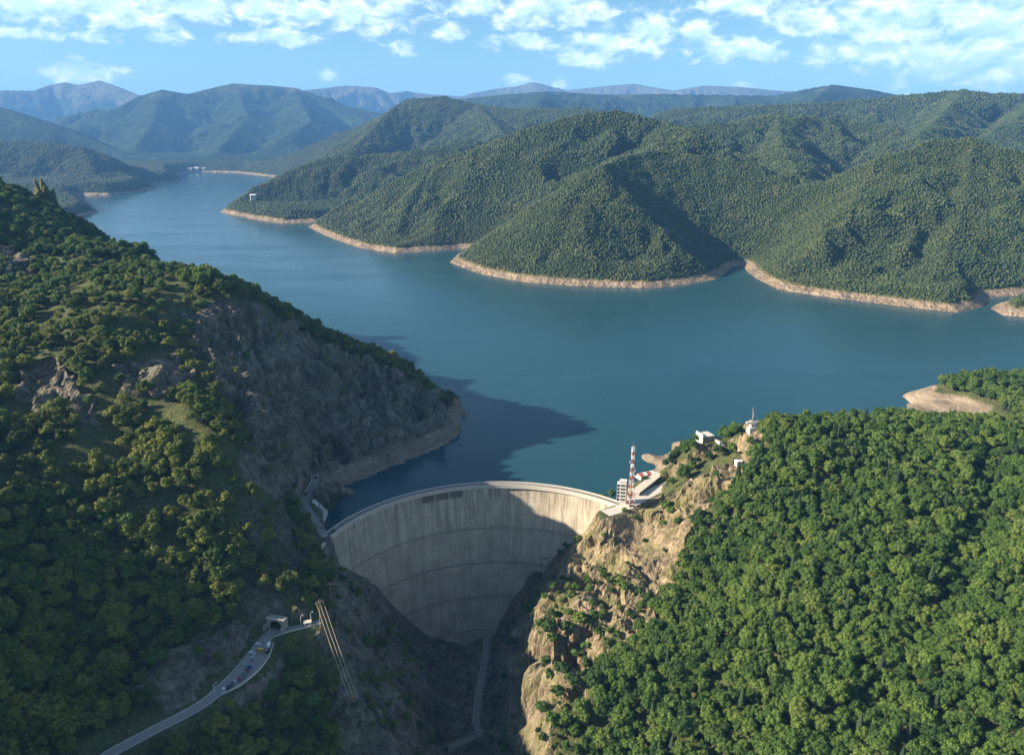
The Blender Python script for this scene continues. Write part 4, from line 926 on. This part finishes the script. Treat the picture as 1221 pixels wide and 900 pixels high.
# long quay building on the right bank
a = Vector(WZ(758, 590, 14.6)); b_ = Vector(WZ(786, 568, 14.6)); d = b_ - a; rz = math.atan2(d.y, d.x)
o = empty('quay_building', a, rz); tag(o, 'long low building with pale flat roof running down to the lake', 'building'); L0 = d.length
MB().box(0, L0, -3.4, 3.4, -8, 3.2).build('wall', m_wall, o); MB().box(-.6, L0 + .6, -4.2, 4.2, 3.2, 3.8).build('roof', m_pale, o)
for k in range(7): MB().box(2 + k * L0 / 7.6, 4.6 + k * L0 / 7.6, -3.5, -3.36, .6, 2.4).build('window', m_glass, o)
# floating boathouses
def boathouse(px, py, rz, lx, ly, label, roofs):
    o = empty('boathouse', WZ(px, py, 0), rz); tag(o, label, 'boathouse', 'floating boathouses at the quay')
    MB().box(-lx/2 - 1.5, lx/2 + 1.5, -ly/2 - 1.5, ly/2 + 1.5, -.6, .5).build('pontoon', m_wpaint, o); MB().box(-lx/2, lx/2, -ly/2, ly/2, .5, 3.2).build('wall', m_white, o)
    n = len(roofs)
    for k, mt in enumerate(roofs):
        x0 = -lx/2 - .4 + (lx + .8) * k / n; x1 = x0 + (lx + .8) / n - .05
        MB().add([(x0,-ly/2-.4,3.2),(x1,-ly/2-.4,3.2),(x1,0,5.0),(x0,0,5.0),(x0,ly/2+.4,3.2),(x1,ly/2+.4,3.2)], [(0,1,2,3),(3,2,5,4),(0,3,4),(1,5,2)]).build('roof', mt, o)
    for k in range(4): MB().box(-lx/2 + 1 + k * lx / 4, -lx/2 + 2.6 + k * lx / 4, -ly/2 - .06, -ly/2 + .02, 1.2, 2.5).build('window', m_glass, o)
boathouse(764, 581, rz + .25, 15, 7, 'white floating boathouse with a plain red roof at the quay', [m_wpaint, m_red])
boathouse(770, 568, rz - .5, 17, 7, 'floating boathouse with striped red and white roof near the beach', [m_red, m_wpaint, m_red, m_wpaint])
# little house and lookout on the knoll
def ground_at(px, py):
    p = at_ground(px, py, 450, 900); return Vector(p)
p = ground_at(880, 557); o = empty('small_house', p + Vector((0, 0, .1)), .3); o.scale = (.8,) * 3; tag(o, 'small white house at the edge of the forest above the cliff', 'house')
MB().box(-3.5, 3.5, -2.5, 2.5, -2, 4.2).build('wall', m_white, o); MB().add([(-4,-3,4.2),(4,-3,4.2),(4,3,4.8),(-4,3,4.8),(-4,-3,3.9),(4,-3,3.9),(4,3,3.9),(-4,3,3.9)], [(0,1,2,3),(7,6,5,4),(0,4,5,1),(1,5,6,2),(2,6,7,3),(3,7,4,0)]).build('roof', m_wpaint, o)
for x in (-1.8, 1.2): MB().box(x, x + 1.2, -2.57, -2.5, 1.2, 2.6).build('window', m_glass, o)
MB().box(-.35, .55, -2.57, -2.5, 0, 2.2).build('door', m_dark, o)
p = ground_at(842, 524); o = empty('lookout_building', p, .35); o.scale = (.78,) * 3; tag(o, 'pale flat-roofed lookout with white end wall on the lakeside knoll', 'building')
MB().box(-8, 7, -5, 9, -5, 5).build('wall', m_wall, o); MB().box(-8.8, -7.6, -5.5, 9.5, -5, 8.5).build('end_wall', m_white, o); MB().box(-7.6, 7.8, -5.6, 9.6, 5, 5.7).build('roof', m_pale, o)
for k in range(4): MB().box(-6 + k * 3.2, -3.8 + k * 3.2, -5.1, -4.95, 1.2, 3.6).build('window', m_glass, o)
MB().box(6.5, 8.5, -18, -5, -4, 1.4).build('stair_wall', m_pale, o)
# monument on the summit
p = ground_at(897, 512); o = empty('monument', p + Vector((0, 0, 0)), 0.2); tag(o, 'slender silver monument on a white pedestal on the summit', 'monument')
MB().box(-4, 4, -3, 3, -5, 1.4).box(-2.4, 2.4, -2, 2, 1.4, 5.5).box(-6.5, 6.5, -1.2, 1.2, 5.5, 6.8).build('pedestal', m_white, o)
m = MB(); m.tube((-.8,0,6.8),(-.35,0,11.5),.45,.55,7).tube((.9,0,6.8),(.35,0,11.5),.45,.55,7).tube((0,0,11.2),(0,0,15.5),.8,1.0,8).tube((0,0,15.3),(0,0,17.2),.45,.5,8)
m.tube((-.8,0,15.2),(-1.6,0,18.8),.35,.25,6).tube((.8,0,15.2),(2.2,0,17.6),.35,.25,6).tube((-1.6,0,18.8),(-.4,0,20.6),.2,.12,5); m.build('figure', m_steel, o)

# ------------------------------------------------------------------ power pylons and cables by the tunnel
pA = Vector(WZ(384, 750, 15.8)); pB = Vector(at_ground(395, 716)); pC = Vector(at_ground(422, 842))
oA = lattice('power_pylon', pA, 22, 2.6, 1.2, 6, [m_rust, m_steel], 'rusty lattice pylon at the end of the terrace where the cables start', 'pylon', .14, .07)
oB = lattice('power_pylon', pB, 15, 2.0, 1.0, 5, [m_steel, m_rust], 'smaller grey pylon behind, closer to the dam', 'pylon', .12, .06)
oC = lattice('power_pylon', pC, 7, 1.6, .9, 3, [m_rust], 'short rusty pylon at the lower end of the cables', 'pylon', .12, .06)
for o_, z in ((oA, 20.5), (oB, 14), (oC, 6.2)):
    MB().box(-2.6, 2.6, -.2, .2, z, z + .35).build('cross_arm', m_rust, o_)
    for x in (-2.4, 0, 2.4): MB().tube((x, 0, z - 1.0), (x, 0, z), .13, .13, 6).build('insulator', m_wpaint, o_)
def cable(p, q, sag, label, rad=.13):
    m = MB(); pr = None
    for i in range(15):
        u = i / 14; c = Vector(p).lerp(Vector(q), u) - Vector((0, 0, sag * 4 * u * (1 - u)))
        if pr is not None: m.tube(pr, c, rad, rad, 4)
        pr = c
    tag(m.build('power_cable', m_wire, None), label, 'cable', 'power cables')
for x, n_ in ((-2.4, 'left'), (0, 'middle'), (2.4, 'right')):
    cable(pA + Vector((x * .9, x * .3, 19.6)), pC + Vector((x * .9, x * .3, 5.4)), 1.5, '%s sunlit power cable sagging from the rusty pylon into the gorge' % {'left': 'leftmost', 'middle': 'middle', 'right': 'rightmost'}[n_])
for x, n_ in ((-1.5, 'lower'), (1.5, 'upper')):
    cable(pB + Vector((x, x * .3, 13.2)), Vector(WC(478, 680 + x * 3)), 4.0, '%s thin cable crossing the left part of the dam face' % n_, .07)
# small things on the terrace
p = WZ(367, 745, 15.8); o = empty('switch_hut', p, .25); tag(o, 'small pale concrete hut on the terrace beside the pylon', 'hut')
MB().box(-2.2, 2.2, -1.4, 1.4, -.5, 2.6).build('wall', m_white, o); MB().box(-2.6, 2.6, -1.8, 1.8, 2.6, 2.9).build('roof', m_pale, o); MB().box(-.5, .5, -1.47, -1.4, 0, 2.0).build('door', m_dark, o)
for px, py, lab in ((359, 746, 'lamp post on the terrace left of the hut'), (371, 742, 'lamp post on the terrace right of the hut'), (256, 828, 'lamp post at the lower end of the car park')):
    o = empty('lamp_post', WZ(px, py, 15.9), 1.0); tag(o, lab, 'lamp post', 'lamp posts')
    MB().tube((0, 0, -.3), (0, 0, 7), .16, .1, 6).build('pole', m_wpaint, o); MB().tube((0, 0, 7), (1.6, 0, 7.3), .08, .06, 5).build('arm', m_wpaint, o); MB().box(1.4, 2.3, -.2, .2, 7.2, 7.4).build('lamp_head', m_wpaint, o)
# far off: villa on the point, boat by the beach, hamlet at the end of the lake
def far_place(px, py, y0, y1):
    for y in np.arange(y0, y1, 4.0):
        x, yy, z = WY(px, py, y)
        g = float(far_z(np.array(x), np.array(yy)))
        if z <= g: return Vector((x, yy, g))
    return Vector(WY(px, py, y1))
def house(name, p, rz, l, w_, h, label, group=None, roofm=None):
    o = empty(name, p, rz); tag(o, label, 'house', group)
    MB().box(-l/2, l/2, -w_/2, w_/2, -6, h).build('wall', m_white, o)
    MB().add([(-l/2-1,-w_/2-1,h),(l/2+1,-w_/2-1,h),(l/2+1,0,h+w_*.45),(-l/2-1,0,h+w_*.45),(-l/2-1,w_/2+1,h),(l/2+1,w_/2+1,h)], [(0,1,2,3),(3,2,5,4),(0,3,4),(1,5,2)]).build('roof', roofm or m_wpaint, o)
    for k in range(3): MB().box(-l/2 + 1.5 + k * l / 3, -l/2 + 3.5 + k * l / 3, -w_/2 - .1, -w_/2, 2, h - 2).build('window', m_glass, o)
house('villa', far_place(302, 240, 3000, 4200) + Vector((0, 0, 8)), .4, 22, 14, 16, 'white villa among trees on the far wooded point')
for k, (px, py, l) in enumerate(((233,203,60),(226,204,40),(243,203.5,30))):
    house('lakeside_house', far_place(px, py, 6500, 8600), .2 * k, l, 26, 16, 'pale building at the far end of the lake, %s' % ('largest of three', 'left of three', 'right of three')[k], 'buildings at the far end of the lake', m_pale)
o = empty('motor_boat', WZ(966, 348.5, 0), .3); tag(o, 'small white boat moored at the far beach on the right', 'boat')
MB().prism([(-5, -1.6), (3, -1.6), (6, 0), (3, 1.6), (-5, 1.6)], -.2, 1.3).build('hull', m_wpaint, o); MB().box(-3, 1.2, -1.2, 1.2, 1.3, 3.0).build('cabin', m_white, o); MB().box(1.2, 1.3, -1, 1, 1.7, 2.7).build('windscreen', m_glass, o)


# ================================================================== HAZE
m_hz = bpy.data.materials.new('haze_air'); m_hz.use_nodes = True; nt = m_hz.node_tree; nt.nodes.clear()
pv = nt.nodes.new('ShaderNodeVolumePrincipled'); out = nt.nodes.new('ShaderNodeOutputMaterial'); nt.links.new(pv.outputs[0], out.inputs['Volume'])
pv.inputs['Color'].default_value = (0.17, 0.45, 1.0, 1); pv.inputs['Density'].default_value = 4.0e-5; pv.inputs['Anisotropy'].default_value = 0.0
hz = MB().box(-36000, 36000, -300, 35500, -210, 1900).build('haze', m_hz); tag(hz, kind='stuff')
